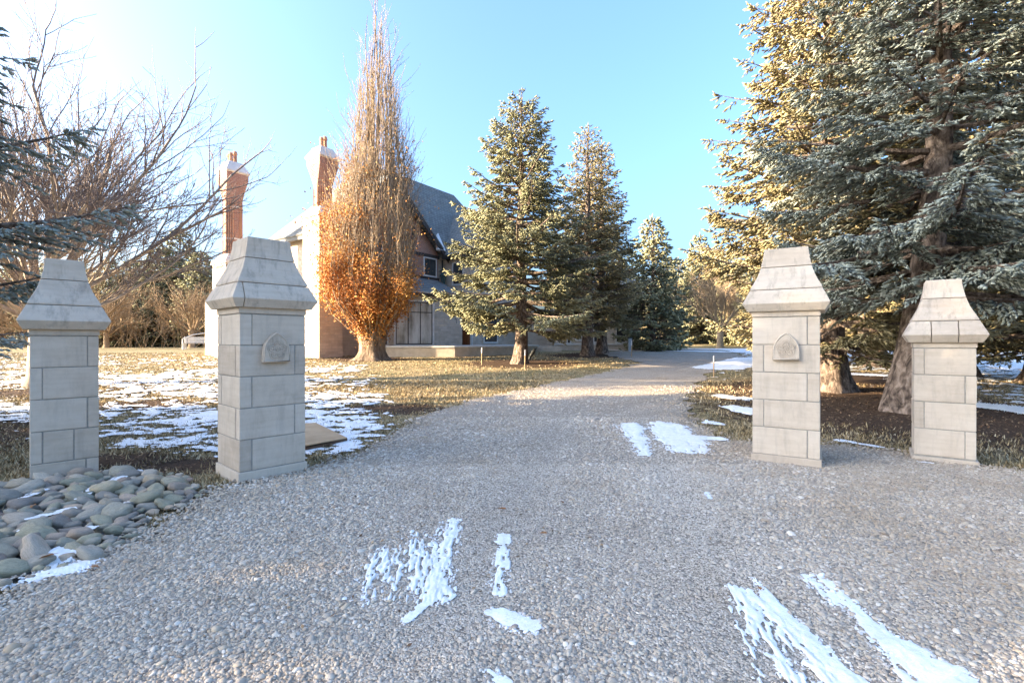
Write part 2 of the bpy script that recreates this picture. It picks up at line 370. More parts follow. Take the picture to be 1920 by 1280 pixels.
pts = mesh('gravel', np.stack([Xp, Yp, Zp], -1), attrs={'size': sz, 'turn': rot, 'tilt': rng.normal(0, .3, len(Xp)), 'flat': rng.uniform(.5, .85, len(Xp)), 'long': rng.uniform(1, 1.6, len(Xp)), 'track': trk, 'verge': np.clip(np.clip((Xp - 1.5 - .07 * Yp) / 1.2, 0, 1) + .8 * np.clip((-Xp - 1.1 - .1 * Yp) / 1.0, 0, 1), 0, 1) * np.clip((fbm(Xp * 1.5, Yp * 1.5, 91, 5, .7) - .36 + .25 * rng.random(len(Xp))) * 2.2, 0, 1), 'frost': np.clip((streak_field(Xp, Yp) + .03) / .035, 0, 1) * (rng.random(len(Xp)) < .55)})
def pebble_mat(name):
    m, nt, bs = new_mat(name); oi = nd(nt, 'ObjectInfo').outputs['Random']
    P = nd(nt, 'NewGeometry').outputs['Position']
    r2 = mth(nt, 'FRACT', mth(nt, 'MULTIPLY', oi, 57.3))
    c = ramp(nt, oi, [(0, (.20, .165, .135)), (.2, (.34, .285, .225)), (.5, (.47, .395, .305)), (.72, (.52, .42, .29)), (.86, (.58, .505, .41)), (1, (.78, .71, .61))])
    c = mixc(nt, .35, c, ramp(nt, r2, [(0, (.29, .195, .125)), (.5, (.47, .40, .325)), (1, (.64, .56, .455))]))
    dirt = ramp(nt, noise(nt, P, 1.1, 6, .7), [(.50, (0, 0, 0)), (.70, (.5, .5, .5))])
    c = mixc(nt, dirt, c, (.36, .265, .17))
    c = mixc(nt, mth(nt, 'MULTIPLY', nd(nt, 'Attribute', attribute_name='track', attribute_type='INSTANCER').outputs['Fac'], .5), c, (.56, .50, .42))
    c = mixc(nt, mth(nt, 'MULTIPLY', nd(nt, 'Attribute', attribute_name='verge', attribute_type='INSTANCER').outputs['Fac'], .5), c, (.30, .215, .13))
    c = mixc(nt, nd(nt, 'Attribute', attribute_name='frost', attribute_type='INSTANCER').outputs['Fac'], c, (.80, .81, .82))
    nt.links.new(c, bs.inputs['Base Color']); bs.inputs['Roughness'].default_value = .75; bs.inputs['Specular IOR Level'].default_value = .3
    return m
def gn_instances(o, mat, subdiv=2):
    ng = bpy.data.node_groups.new(o.name + '_scatter', 'GeometryNodeTree')
    ng.interface.new_socket('Geometry', in_out='INPUT', socket_type='NodeSocketGeometry'); ng.interface.new_socket('Geometry', in_out='OUTPUT', socket_type='NodeSocketGeometry')
    N = ng.nodes; L = ng.links; gi = N.new('NodeGroupInput'); go = N.new('NodeGroupOutput')
    at_ = lambda k: [n for n in [N.new('GeometryNodeInputNamedAttribute')] if not (setattr(n, 'data_type', 'FLOAT') or n.inputs['Name'].__setattr__('default_value', k))][0].outputs['Attribute']
    ico = N.new('GeometryNodeMeshIcoSphere'); ico.inputs['Radius'].default_value = 1; ico.inputs['Subdivisions'].default_value = subdiv
    ss = N.new('GeometryNodeSetShadeSmooth'); L.new(ico.outputs['Mesh'], ss.inputs['Geometry'])
    sm = N.new('GeometryNodeSetMaterial'); sm.inputs['Material'].default_value = mat; L.new(ss.outputs[0], sm.inputs['Geometry'])
    iop = N.new('GeometryNodeInstanceOnPoints'); L.new(gi.outputs[0], iop.inputs['Points']); L.new(sm.outputs[0], iop.inputs['Instance'])
    r = N.new('ShaderNodeCombineXYZ'); L.new(at_('tilt'), r.inputs[0]); L.new(at_('tilt'), r.inputs[1]); L.new(at_('turn'), r.inputs[2]); L.new(r.outputs[0], iop.inputs['Rotation'])
    def mul(a, b):
        m = N.new('ShaderNodeMath'); m.operation = 'MULTIPLY'; L.new(a, m.inputs[0]); L.new(b, m.inputs[1]); return m.outputs[0]
    s = N.new('ShaderNodeCombineXYZ'); L.new(mul(at_('size'), at_('long')), s.inputs[0]); L.new(at_('size'), s.inputs[1]); L.new(mul(at_('size'), at_('flat')), s.inputs[2]); L.new(s.outputs[0], iop.inputs['Scale'])
    L.new(iop.outputs[0], go.inputs[0])
    md = o.modifiers.new('scatter', 'NODES'); md.node_group = ng
peb = link('gravel', pts, None); gn_instances(peb, pebble_mat('pebbles')); peb['kind'] = 'stuff'; peb['label'] = 'loose grey gravel pebbles on the driveway'

# ---- grass blades
def blades(name, X, Y, hmin, hmax, per, stops, label):
    n = len(X); X = np.repeat(X, per) + rng.normal(0, .03, n * per) * (1 + np.repeat(Y, per) / 12); Y = np.repeat(Y, per) + rng.normal(0, .03, n * per) * (1 + np.repeat(Y, per) / 12); N_ = len(X)
    h = rng.uniform(hmin, hmax, N_); a = rng.uniform(0, 6.28, N_); lean = rng.uniform(.4, 1.5, N_); wd = rng.uniform(.003, .006, N_) * (1 + Y / 9)
    Z = gz(X, Y) - .02; dx, dy = np.cos(a), np.sin(a)
    P0 = np.stack([X - dy * wd, Y + dx * wd, Z], -1); P1 = np.stack([X + dy * wd, Y - dx * wd, Z], -1)
    P2 = np.stack([X + dx * h * lean, Y + dy * h * lean, Z + .012 + h * np.clip(1.25 - .5 * lean, .3, 1.2)], -1)
    V = np.stack([P0, P1, P2], 1).reshape(-1, 3); T = np.arange(N_ * 3).reshape(-1, 3)
    o = link(name, mesh(name, V, T, var=np.repeat(rng.random(N_), 3)), simple(name + '_blades', stops, 1.2, .9, var=.9)); o['kind'] = 'stuff'; o['label'] = label; return o
dry = [(.05, (.085, .06, .028)), (.35, (.23, .16, .075)), (.6, (.42, .305, .155)), (.95, (.58, .47, .29))]
def on_lawn(X, Y):
    return (drive_field(X, Y) + rng.normal(0, .25, X.shape) < .05) & (mulch_at(X, Y) < .25 + .7 * rng.random(X.shape)) & ((snow_field(X, Y) < .03 * rng.random(X.shape) ** 2) | (rng.random(X.shape) < .16))
Xg, Yg = [np.concatenate(q) for q in zip(scatter(24000, 4.0, 9.0, 1.15, on_lawn), scatter(26000, 9.0, 16.0, 1.15, on_lawn), scatter(22000, 16.0, 34.0, 1.1, on_lawn))]
blades('grass', Xg, Yg, .02, .07, 4, dry, 'short dry winter grass')
def sparse(X, Y):
    d = drive_field(X, Y); side = np.maximum(np.clip(1.4 - d / 1.1, 0, 1) * np.where(X > 2.5, 1, .55), .9 * np.clip((X - 1.6 - .07 * Y) / 1.5, 0, 1))
    return (d > -.1) & (fbm(X * 1.3, Y * 1.3, 41, 4) * .55 + side * .62 > .36 + .3 * rng.random(X.shape)) & (snow_field(X, Y) < .0)
Xg, Yg = scatter(20000, 2.2, 8.0, 1.15, sparse)
blades('grass', Xg, Yg, .01, .035, 4, [(.05, (.12, .09, .045)), (.5, (.36, .26, .14)), (.95, (.5, .42, .28))], 'thin straw grass growing through the gravel')
# ------------------------------------------------------------------ house
stone_m = simple('house_limestone', [(.30, (.30, .255, .20)), (.5, (.40, .35, .285)), (.7, (.48, .43, .36))], 3.0, .9, (20, .35, .02))
def masonry(name, a, b, mortar, bw, bh, bumpd=.01, ms=.012):
    m, nt, bs = new_mat(name); P = nd(nt, 'TexCoord').outputs['Object']; N_ = nd(nt, 'NewGeometry').outputs['Normal']
    s = nd(nt, 'SeparateXYZ', {0: P}); 
    h = mth(nt, 'ADD', s.outputs[0], s.outputs[1])
    v = nd(nt, 'CombineXYZ', {0: h, 1: s.outputs[2]}).outputs[0]
    br = nd(nt, 'TexBrick', {'Vector': v, 'Color1': c4(a), 'Color2': c4(b), 'Mortar': c4(mortar), 'Scale': 1.0, 'Mortar Size': ms, 'Brick Width': bw, 'Row Height': bh, 'Bias': -.1})
    col = mixc(nt, .6, br.outputs['Color'], ramp(nt, noise(nt, P, 2.2, 6, .7), [(.3, (.72, .70, .68)), (.7, (1.2, 1.2, 1.2))]), 'MULTIPLY')
    nt.links.new(col, bs.inputs['Base Color']); bs.inputs['Roughness'].default_value = .9; bs.inputs['Specular IOR Level'].default_value = .2
    bump(nt, bs, mth(nt, 'ADD', mth(nt, 'MULTIPLY', br.outputs['Fac'], -1.0), mth(nt, 'MULTIPLY', noise(nt, P, 16, 5, .7), .6)), .7, bumpd)
    return m
ashlar_m = masonry('random_ashlar', (.62, .52, .405), (.50, .41, .315), (.50, .435, .35), .42, .16, .02)
brick_m = masonry('red_brick', (.40, .19, .13), (.31, .135, .095), (.40, .32, .26), .22, .075, .008)
slate_m = masonry('slate_shingles', (.25, .255, .24), (.18, .185, .175), (.10, .10, .095), .32, .17, .02, .014)
timber_m = simple('dark_timber', [(.3, (.03, .024, .02)), (.7, (.075, .06, .05))], 9, .7, (40, .2, .01), stretch=(1, 1, .2))
white_m = simple('pale_cast_stone', [(.3, (.56, .53, .48)), (.7, (.70, .68, .63))], 4, .8, (30, .15, .01))
clay_m = simple('terracotta', [(.3, (.40, .20, .115)), (.7, (.55, .30, .18))], 5, .8)
glass_m, nt, bs = new_mat('window_glass'); bs.inputs['Base Color'].default_value = (.05, .055, .055, 1); bs.inputs['Roughness'].default_value = .06; bs.inputs['Specular IOR Level'].default_value = .9
pane_refl_m = simple('painted_reflection_glass', [(.36, (.16, .14, .11)), (.5, (.50, .45, .37)), (.64, (.72, .67, .58))], 1.3, .10, spec=.7, stretch=(1, 1, .25))  # pale streaks in the pane colour stand in for bright reflections
door_m = simple('stained_wood_door', [(.3, (.24, .075, .025)), (.7, (.36, .13, .05))], 7, .5, stretch=(1, 1, .15))
metal_m = simple('dark_metal', [(.3, (.02, .022, .02)), (.7, (.05, .052, .05))], 8, .5)
HO = Vector((-10.9, 29.3, .60)); HR = math.atan2(.83, .56)
house = thing('house', 'large stone and brick mansion with slate roof and tall brick chimneys behind the trees', 'house', HO, HR)
def part(acc, name, mat, parent=house, **k): return acc.obj(name, mat, parent, **k)
EV = 7.3
a = Acc(); a.box(0, 20, .06, 5.2, -.6, EV); a.box(10.2, 16.4, -2.8, .05, -.6, EV); part(a, 'wall', ashlar_m)
a = Acc(); a.prism([(-.02, .0, 5.45), (9.62, 0, 5.45), (9.62, 0, EV + .05), (4.8, 0, 11.75), (-.02, 0, EV + .05)], (0, .3, 0)); part(a, 'brick_gable', brick_m)
a = Acc(); a.prism([(0, -.02, -.6), (9.6, -.02, -.6), (9.6, -.02, 5.4), (0, -.02, 5.4)], (0, .07, 0)); part(a, 'wall', ashlar_m)
a = Acc()                                      # timber bands of the gable
for z in (5.40, 7.05): a.box(-.05, 9.65, -.09, .02, z, z + .22)
for s in (2.6, 4.8, 7.0): a.box(s - .1, s + .1, -.08, .02, 7.27, 9.0 if s != 4.8 else 11.2)
part(a, 'timber_band', timber_m)
def slab(poly, th=.14):
    P = [Vector(p) for p in poly]; n = (P[1] - P[0]).cross(P[2] - P[0]).normalized()
    if n.z < 0: n = -n
    a = Acc(); a.prism(P, n * th); return a
R0, R1, RZ = (5.5, 2.8), (14.5, 2.8), 13.4
e0, e1, f0, f1, ez = -.45, 20.45, -.45, 5.7, EV - .1
for poly in ([(9.95, f0, ez), (e1, f0, ez), (R1[0], R1[1], RZ), (R0[0], R0[1], RZ), (4.85, 2.0, 11.85)], [(e0, f0, ez), (4.75, 2.0, 11.85), (R0[0], R0[1], RZ)], [(e0, f1, ez), (e1, f1, ez), (R1[0], R1[1], RZ), (R0[0], R0[1], RZ)], [(e0, f0, ez), (e0, f1, ez), (R0[0], R0[1], RZ)], [(e1, f0, ez), (e1, f1, ez), (R1[0], R1[1], RZ)]):
    part(slab(poly), 'roof', slate_m)
for s0, s1, top, tf in ((-.5, 10.1, 11.9, -.55), (9.75, 16.85, 11.2, -3.3)):      # cross gables
    sm = (s0 + s1) / 2; tb = 2.3
    part(slab([(s0, tf, ez), (sm, tf, top), (sm, tb, top), (s0, tb, ez)], .16), 'roof', slate_m)
    part(slab([(s1, tf, ez), (sm, tf, top), (sm, tb, top), (s1, tb, ez)], .16), 'roof', slate_m)
    a = Acc()
    for q in (s0, s1):
        d = Vector((sm - q, 0, top - ez)).normalized(); nrm = Vector((-d.z, 0, d.x)) * (1 if d.x > 0 else -1)
        p0 = Vector((q, tf - .07, ez)); p1 = Vector((sm, tf - .07, top)); a.prism([p0, p1, p1 - Vector((0, 0, .42)), p0 - Vector((0, 0, .42))], (0, .06, 0))
    part(a, 'bargeboard', timber_m)
a = Acc(); a.prism([(10.2, -2.8, EV), (16.4, -2.8, EV), (13.3, -2.8, 11.0)], (0, 2.6, 0)); part(a, 'wall', ashlar_m)
for b_ in ((9.5, 10.15, -1.0, -.5, 7.0, 7.28), (-.5, -.3, -.4, 5.7, ez - .16, ez + .02), (9.72, 9.9, -3.2, -.5, ez - .14, ez + .02)):
    a = Acc(); a.box(*b_); part(a, 'gutter', metal_m)
sn = slab([(8.9, -.46, 7.55), (9.75, -.46, 7.55), (9.7, .25, 8.95), (9.2, -.1, 8.2)], .19); part(sn, 'roof_snow', snow_m)
# ground-floor bay with a low roof
bay = [(2.2, .0), (3.6, -1.6), (6.0, -3.0), (8.8, -3.0), (10.2, -1.4), (10.2, .0)]
a = Acc(); a.prism([(x, y, -.6) for x, y in bay], (0, 0, 4.45)); part(a, 'bay_wall', ashlar_m)
cx_, cy_ = 6.6, .0
ov = [(cx_ + (x - cx_) * 1.09, y - .32 if y < -.1 else y) for x, y in bay]
a = Acc(); a.prism([(x, y, 3.86) for x, y in ov], (0, 0, .16)); part(a, 'bay_fascia', timber_m)
a = Acc(); a.prism([(x * .997 + .02, y + .012, 4.02) for x, y in ov], (0, 0, .07)); part(a, 'bay_gutter', white_m)
top = [(3.2, .0), (4.1, -.12), (6.2, -.14), (8.6, -.14), (9.4, -.12), (9.6, .0)]
a = Acc(); a.loft([[(x, y, 4.09) for x, y in ov], [(x, y, 5.42) for x, y in top]]); part(a, 'bay_roof', slate_m)
def window(p0, p1, z0, z1, panes=2, surround=.16, mat=pane_refl_m, parent=house, transom=None, frame=timber_m, out=None, name='window'):
    """window on the wall line p0 -> p1 (local plan), outside to the right of that direction"""
    p0 = Vector((*p0, 0)); p1 = Vector((*p1, 0)); d = (p1 - p0); L = d.length; d.normalize(); n = Vector((d.y, -d.x, 0))
    Mx = Matrix(((d.x, -n.x, 0, p0.x), (d.y, -n.y, 0, p0.y), (0, 0, 1, 0), (0, 0, 0, 1)))
    a = Acc(); s = surround
    for b in ((-s, 0, z0 - .02, z1 + s), (L, L + s, z0 - .02, z1 + s), (0, L, z1, z1 + s), (-s - .04, L + s + .04, z0 - .16, z0 - .021)):
        a.box(b[0], b[1], -.06, .02, b[2], b[3])
    root = part(a, name, white_m, parent); root.matrix_local = Mx
    f = Acc(); t = .055
    xs_ = np.linspace(0, L, panes + 1)
    for x in xs_: f.box(max(0, x - t / 2 - (t / 2 if x == L else 0)), min(L, x + t / 2 + (t / 2 if x == 0 else 0)), -.02, .02, z0, z1)
    for z in [z0, z1 - t] + ([transom] if transom else []): f.box(t, L - t, -.018, .018, z, z + t)
    part(f, 'frame', frame, root)
    for k in range(panes):
        g = Acc(); g.box(xs_[k] + .01, xs_[k + 1] - .01, -.006, .014, z0 + .01, z1 - .01); part(g, 'pane', mat, root)
    return root
def lerp2(a, b, t): return (a[0] + (b[0] - a[0]) * t, a[1] + (b[1] - a[1]) * t)
b1, b2 = (3.6, -1.6), (6.0, -3.0)
window(lerp2(b1, b2, .08), lerp2(b1, b2, .94), .72, 3.45, 3, .12, pane_refl_m, transom=2.75)
window(lerp2((2.2, 0), b1, .15), lerp2((2.2, 0), b1, .85), .72, 3.45, 2, .1, glass_m, transom=2.75)
window((8.1, -.02), (9.3, -.02), 5.75, 6.95, 2, .08, glass_m)
window((3.6, -.02), (6.0, -.02), 5.75, 6.95, 3, .08, glass_m)
window((10.2, -1.0), (10.2, -1.9), 5.2, 6.7, 1, .1, glass_m)
window((11.6, -2.8), (13.2, -2.8), .9, 3.3, 2, .12, glass_m)
window((13.6, -2.8), (15.2, -2.8), 5.2, 6.7, 2, .12, glass_m)
window((0, 3.4), (0, 2.2), 1.0, 3.0, 2, .12, glass_m)
a = Acc(); a.box(0, 1.1, -.05, .03, .62, 3.0); dr = part(a, 'door', door_m)
a = Acc(); a.box(.05, 1.05, .0, .02, 0, 0.01)
Mx = Matrix(((0, 1, 0, 10.19), (-1, 0, 0, -1.55), (0, 0, 1, 0), (0, 0, 0, 1))); dr.matrix_local = Mx
a = Acc(); a.box(-.16, 0, -.09, .03, .62, 3.14); a.box(1.1, 1.26, -.09, .03, .62, 3.14); a.box(0, 1.1, -.09, .03, 3.0, 3.14); part(a, 'door_surround', white_m, dr)
a = Acc(); a.box(.92, .99, -.10, -.05, 1.55, 1.75); part(a, 'handle', metal_m, dr)
a = Acc()                                      # wall lantern by the upper window, with bracket
a.box(-.05, .05, -.35, 0, .62, .67); a.loft([[(x * r, y * r - .34, z) for x, y in ((-1, -1), (1, -1), (1, 1), (-1, 1))] for r, z in ((.02, -.55), (.09, -.4), (.15, .2), (.2, .25), (.05, .5), (.02, .62))])
part(a, 'wall_lantern', simple('verdigris', [(.3, (.05, .085, .075)), (.7, (.10, .15, .13))], 9, .6), loc=(9.78, -.02, 5.55))
a = Acc(); a.tubes([[(9.95, -.12, 7.0), (9.95, -.12, 5.6)]], [[.05, .05]], 6); part(a, 'downpipe', metal_m)
a = Acc(); a.tubes([[(8.0, -3.02, 2.5), (8.0, -3.16, 2.42), (8.02, -3.14, 2.2), (8.1, -3.1, 2.15)]], [[.02, .025, .02, .015]], 5); part(a, 'wall_hook', metal_m)
# chimneys
def chimney(cx, cy, zb, zt, hb, bands, npots):
    """hb: height where the stone base ends; brick from there to zt with a corbelled head"""
    def ring(h, c, z): return [(cx - h + c, cy - h, z), (cx + h - c, cy - h, z), (cx + h, cy - h + c, z), (cx + h, cy + h - c, z), (cx + h - c, cy + h, z), (cx - h + c, cy + h, z), (cx - h, cy + h - c, z), (cx - h, cy - h + c, z)]
    a = Acc(); h0 = .47; c0 = .34
    a.loft([ring(h0, c0, hb), ring(h0, c0, zt - 1.9), ring(h0 + .02, c0 * .9, zt - 1.5), ring(h0 + .08, c0 * .45, zt - .9), ring(h0 + .16, .03, zt - .35), ring(h0 + .17, .02, zt)])
    ch = part(a, 'chimney', brick_m)
    r = Acc()                                  # ribs on the canted corners
    for sx, sy in ((-1, -1), (1, -1), (-1, 1)):
        for k in range(4):
            t = (k + .5) / 4; x = cx + sx * (h0 - c0 + c0 * t); y = cy + sy * (h0 - c0 * t)
            top_ = zt - 1.35 + .28 * (1 - abs(k - 1.5))
            w_ = .033; nx, ny = sx * .7071, sy * .7071; tx, ty = sx * .7071, -sy * .7071
            rg = [[(x + tx * w_ * i + nx * q, y + ty * w_ * i + ny * q, z) for i, q in ((-1, -.03), (-.7, .07), (.7, .07), (1, -.03))] for z in (hb + .02, top_)]
            r.loft(rg)
    part(r, 'brick_rib', clay_m, ch)
    for z in bands: b = Acc(); b.loft([ring(h0 + .02, c0, z), ring(h0 + .02, c0, z + .1)]); part(b, 'stone_band', white_m, ch)
    sq = lambda h, z: [(cx - h, cy - h, z), (cx + h, cy - h, z), (cx + h, cy + h, z), (cx - h, cy + h, z)]
    c = Acc(); c.loft([sq(.63, zt), sq(.72, zt + .08), sq(.70, zt + .16), sq(.40, zt + .72), sq(.36, zt + .74)]); part(c, 'chimney_cap', white_m, ch, bevel=.015)
    g = Acc(); hh = .78; g.loft([sq(hh, zb), sq(hh, hb - .55)]); part(g, 'stone_base', stone_m if 0 else ashlar_m, ch)
    g = Acc(); g.loft([sq(hh + .07, hb - .549), sq(hh + .07, hb - .38), sq(h0 + .04, hb + .06)]); part(g, 'splayed_shoulder', white_m, ch)
    for k in range(npots):
        px_, py_ = ((-.16, -.12), (.12, -.05), (-.1, .2))[k]
        p = Acc(); z0 = zt + .68; hh2 = (.62, .78, .6)[k]
        cir = lambda r_, z: [(cx + px_ + r_ * math.cos(q * math.pi / 5), cy + py_ + r_ * math.sin(q * math.pi / 5), z) for q in range(10)]
        p.loft([cir(.12, z0), cir(.10, z0 + hh2 * .7), cir(.135, z0 + hh2 * .76), cir(.135, z0 + hh2 * .86), cir(.11, z0 + hh2 * .9), cir(.11, z0 + hh2)]); part(p, 'chimney_pot', clay_m, ch)
    return ch
chimney(-.2, .1, -.7, 11.45, 8.6, [], 2)
M_ = Matrix.Rotation(-HR, 3, 'Z') @ (Vector((-16.78, 29.9, 0)) - Vector((HO.x, HO.y, 0)))
chimney(M_.x, M_.y, -.7, 10.85, 6.0, [6.95, 8.85], 3)
a = Acc(); a.box(M_.x - .1, .02, M_.y - .1, M_.y + 3.2, -.6, 3.4); part(a, 'low_wing_wall', ashlar_m)
part(slab([(M_.x + .5, M_.y - .5, 3.35), (.02, M_.y - .5, 3.35), (.02, M_.y + 1.5, 4.9), (M_.x + .5, M_.y + 1.5, 4.9)], .15), 'roof', slate_m)
part(slab([(M_.x + .5, M_.y + 3.6, 3.35), (.02, M_.y + 3.6, 3.35), (.02, M_.y + 1.5, 4.9), (M_.x + .5, M_.y + 1.5, 4.9)], .15), 'roof', slate_m)
a = Acc(); a.box(-.03, .12, -.5, -.1, 0, 0.01)
# side wing at the far end of the drive (world aligned)
HI = Matrix.Translation(HO) @ Matrix.Rotation(HR, 4, 'Z')
def world_part(acc, name, mat, **k):
    o = acc.obj(name, mat, house, **k); o.matrix_local = HI.inverted(); return o
a = Acc(); a.box(3.4, 10.2, 40, 46, .4, 4.3); world_part(a, 'wing_wall', ashlar_m)
for poly in ([(3.0, 39.5, 4.15), (10.6, 39.5, 4.15), (10.6, 43, 7.2), (3.0, 43, 7.2)], [(3.0, 46.5, 4.15), (10.6, 46.5, 4.15), (10.6, 43, 7.2), (3.0, 43, 7.2)]): world_part(slab(poly), 'roof', slate_m)
a = Acc(); a.box(3.38, 10.22, 39.93, 40.0, 1.22, 1.34); world_part(a, 'plinth_course', white_m)
a = Acc(); a.box(1.2, 3.35, 41, 44.5, .4, 4.0); world_part(a, 'link_wall', ashlar_m)
for X0, X1, z0, z1 in ((4.48, 4.66, 1.4, 3.3), (5.15, 5.55, 1.7, 2.9), (6.6, 7.3, 1.5, 2.9), (8.4, 9.1, 1.5, 2.9)):
    r = window((0, 0), (X1 - X0, 0), z0, z1, 1, .08, glass_m)
    r.matrix_local = HI.inverted() @ Matrix.Translation((X0, 39.985, 0))
# terrace in front of the bay
ter = thing('stone_terrace', 'raised terrace of pale limestone with slab coping in front of the mansion bay', 'terrace', (0, 0, 0))
tp = [(-8.2, 29.4), (-3.35, 29.2), (.45, 32.0), (1.9, 36.5), (-1.0, 40.5), (-5.6, 35.0)]
terr_m = simple('terrace_limestone', [(.3, (.46, .38, .29)), (.7, (.62, .53, .42))], 3, .9, (18, .3, .02))
a = Acc(); a.prism([(x, y, .2) for x, y in tp], (0, 0, .93)); a.obj('retaining_wall', terr_m, ter)
cpx = sum(p[0] for p in tp) / 6; cpy = sum(p[1] for p in tp) / 6
a = Acc(); a.prism([(cpx + (x - cpx) * 1.02, cpy + (y - cpy) * 1.012, 1.131) for x, y in tp], (0, 0, .11)); a.obj('coping', white_m, ter, bevel=.01)
for k in range(3):
    a = Acc(); a.box(1.1 + .05 * k, 3.6, 36.2 - 0 + .45 * k, 39.0, .72 + .14 * k, .858 + .14 * k); a.obj('step', terr_m, ter, bevel=.01)
# slatted box beside the left chimney
sbx = thing('slatted_box', 'tan slatted equipment box standing by the base of the right chimney', 'equipment box', (-11.9, 27.6, ground_at(-11.9, 27.6)), .3)
tanm = simple('tan_slats', [(.3, (.36, .25, .14)), (.7, (.50, .37, .22))], 5, .8)
a = Acc(); a.box(-.30, .30, -.22, .22, 0, .62); a.obj('body', metal_m, sbx)
for k in range(7):
    a = Acc(); x = -.28 + k * .093; a.box(x - .03, x + .03, -.25, -.221, .03, .64); a.obj('slat', tanm, sbx)
a = Acc(); a.box(-.33, .33, -.26, .25, .641, .68); a.obj('lid', tanm, sbx)

# ------------------------------------------------------------------ gate pillars
def lime(name, dark=0.):
    m, nt, bs = new_mat(name); oi = nd(nt, 'ObjectInfo').outputs['Random']; P = nd(nt, 'TexCoord').outputs['Object']
    off = nd(nt, 'CombineXYZ', {0: mth(nt, 'MULTIPLY', oi, 31.), 1: mth(nt, 'MULTIPLY', oi, 77.)}).outputs[0]
    v = nd(nt, 'VectorMath', {0: P, 1: off}, operation='ADD').outputs[0]
    f = mth(nt, 'MULTIPLY_ADD', mth(nt, 'SUBTRACT', oi, .5), .42, noise(nt, v, 4.5, 6, .66, .5))
    c = ramp(nt, f, [(.24, (.52, .405, .295)), (.5, (.65, .52, .385)), (.76, (.72, .595, .46))])
    bands = noise(nt, nd(nt, 'Mapping', {'Vector': v, 'Rotation': (0, .3, 0), 'Scale': (.6, .6, 7)}).outputs[0], 3, 4, .7)
    c = mixc(nt, .30, c, ramp(nt, bands, [(.35, (.40, .35, .285)), (.6, (.55, .50, .43))]))
    st = noise(nt, nd(nt, 'Mapping', {'Vector': v, 'Scale': (7, 7, 1.1)}).outputs[0], 1.6, 5, .7)
    g = nd(nt, 'NewGeometry').outputs['Position']
    c = mixc(nt, mth(nt, 'MULTIPLY', ramp(nt, st, [(.50, (0, 0, 0)), (.70, (1, 1, 1))]), .22 + dark), c, (.20, .165, .135))
    c = mixc(nt, mth(nt, 'MULTIPLY', ramp(nt, noise(nt, v, 55, 4, .7), [(.62, (0, 0, 0)), (.75, (1, 1, 1))]), .22), c, (.27, .235, .19))
    nt.links.new(c, bs.inputs['Base Color']); bs.inputs['Roughness'].default_value = .92; bs.inputs['Specular IOR Level'].default_value = .15
    bump(nt, bs, mth(nt, 'ADD', noise(nt, v, 90, 5, .75), mth(nt, 'MULTIPLY', noise(nt, v, 12, 5, .7), 1.5)), .22, .006)
    return m
lime_m, limecap_m = lime('gate_limestone'), lime('weathered_cap_limestone', .30)
mortar_m = simple('grey_mortar', [(.3, (.29, .26, .22)), (.7, (.40, .365, .31))], 30, .95, (80, .4, .01))
jr = random.Random(2)
def rect_block(name, x0, x1, y0, y1, z0, z1, parent, mat=lime_m, g=.0055, bv=.007):
    a = Acc(); cx, cy, cz = (x0 + x1) / 2, (y0 + y1) / 2, (z0 + z1) / 2
    a.box(x0 + g - cx, x1 - g - cx, y0 + g - cy, y1 - g - cy, z0 + g - cz, z1 - g - cz)
    return a.obj(name, mat, parent, bevel=bv, loc=(cx + jr.uniform(-.002, .002), cy + jr.uniform(-.002, .002), cz), rot=(0, 0, jr.uniform(-.002, .002)))
CAPP = [(.048, 0), (.098, .092), (.095, .10), (.022, .262)], [(.018, .268), (.016, .285), (-.02, .36), (-.055, .435), (-.082, .52), (-.089, .548)], [(-.089, .554), (-.105, .62), (-.118, .70), (-.125, .775), (-.128, .785)]
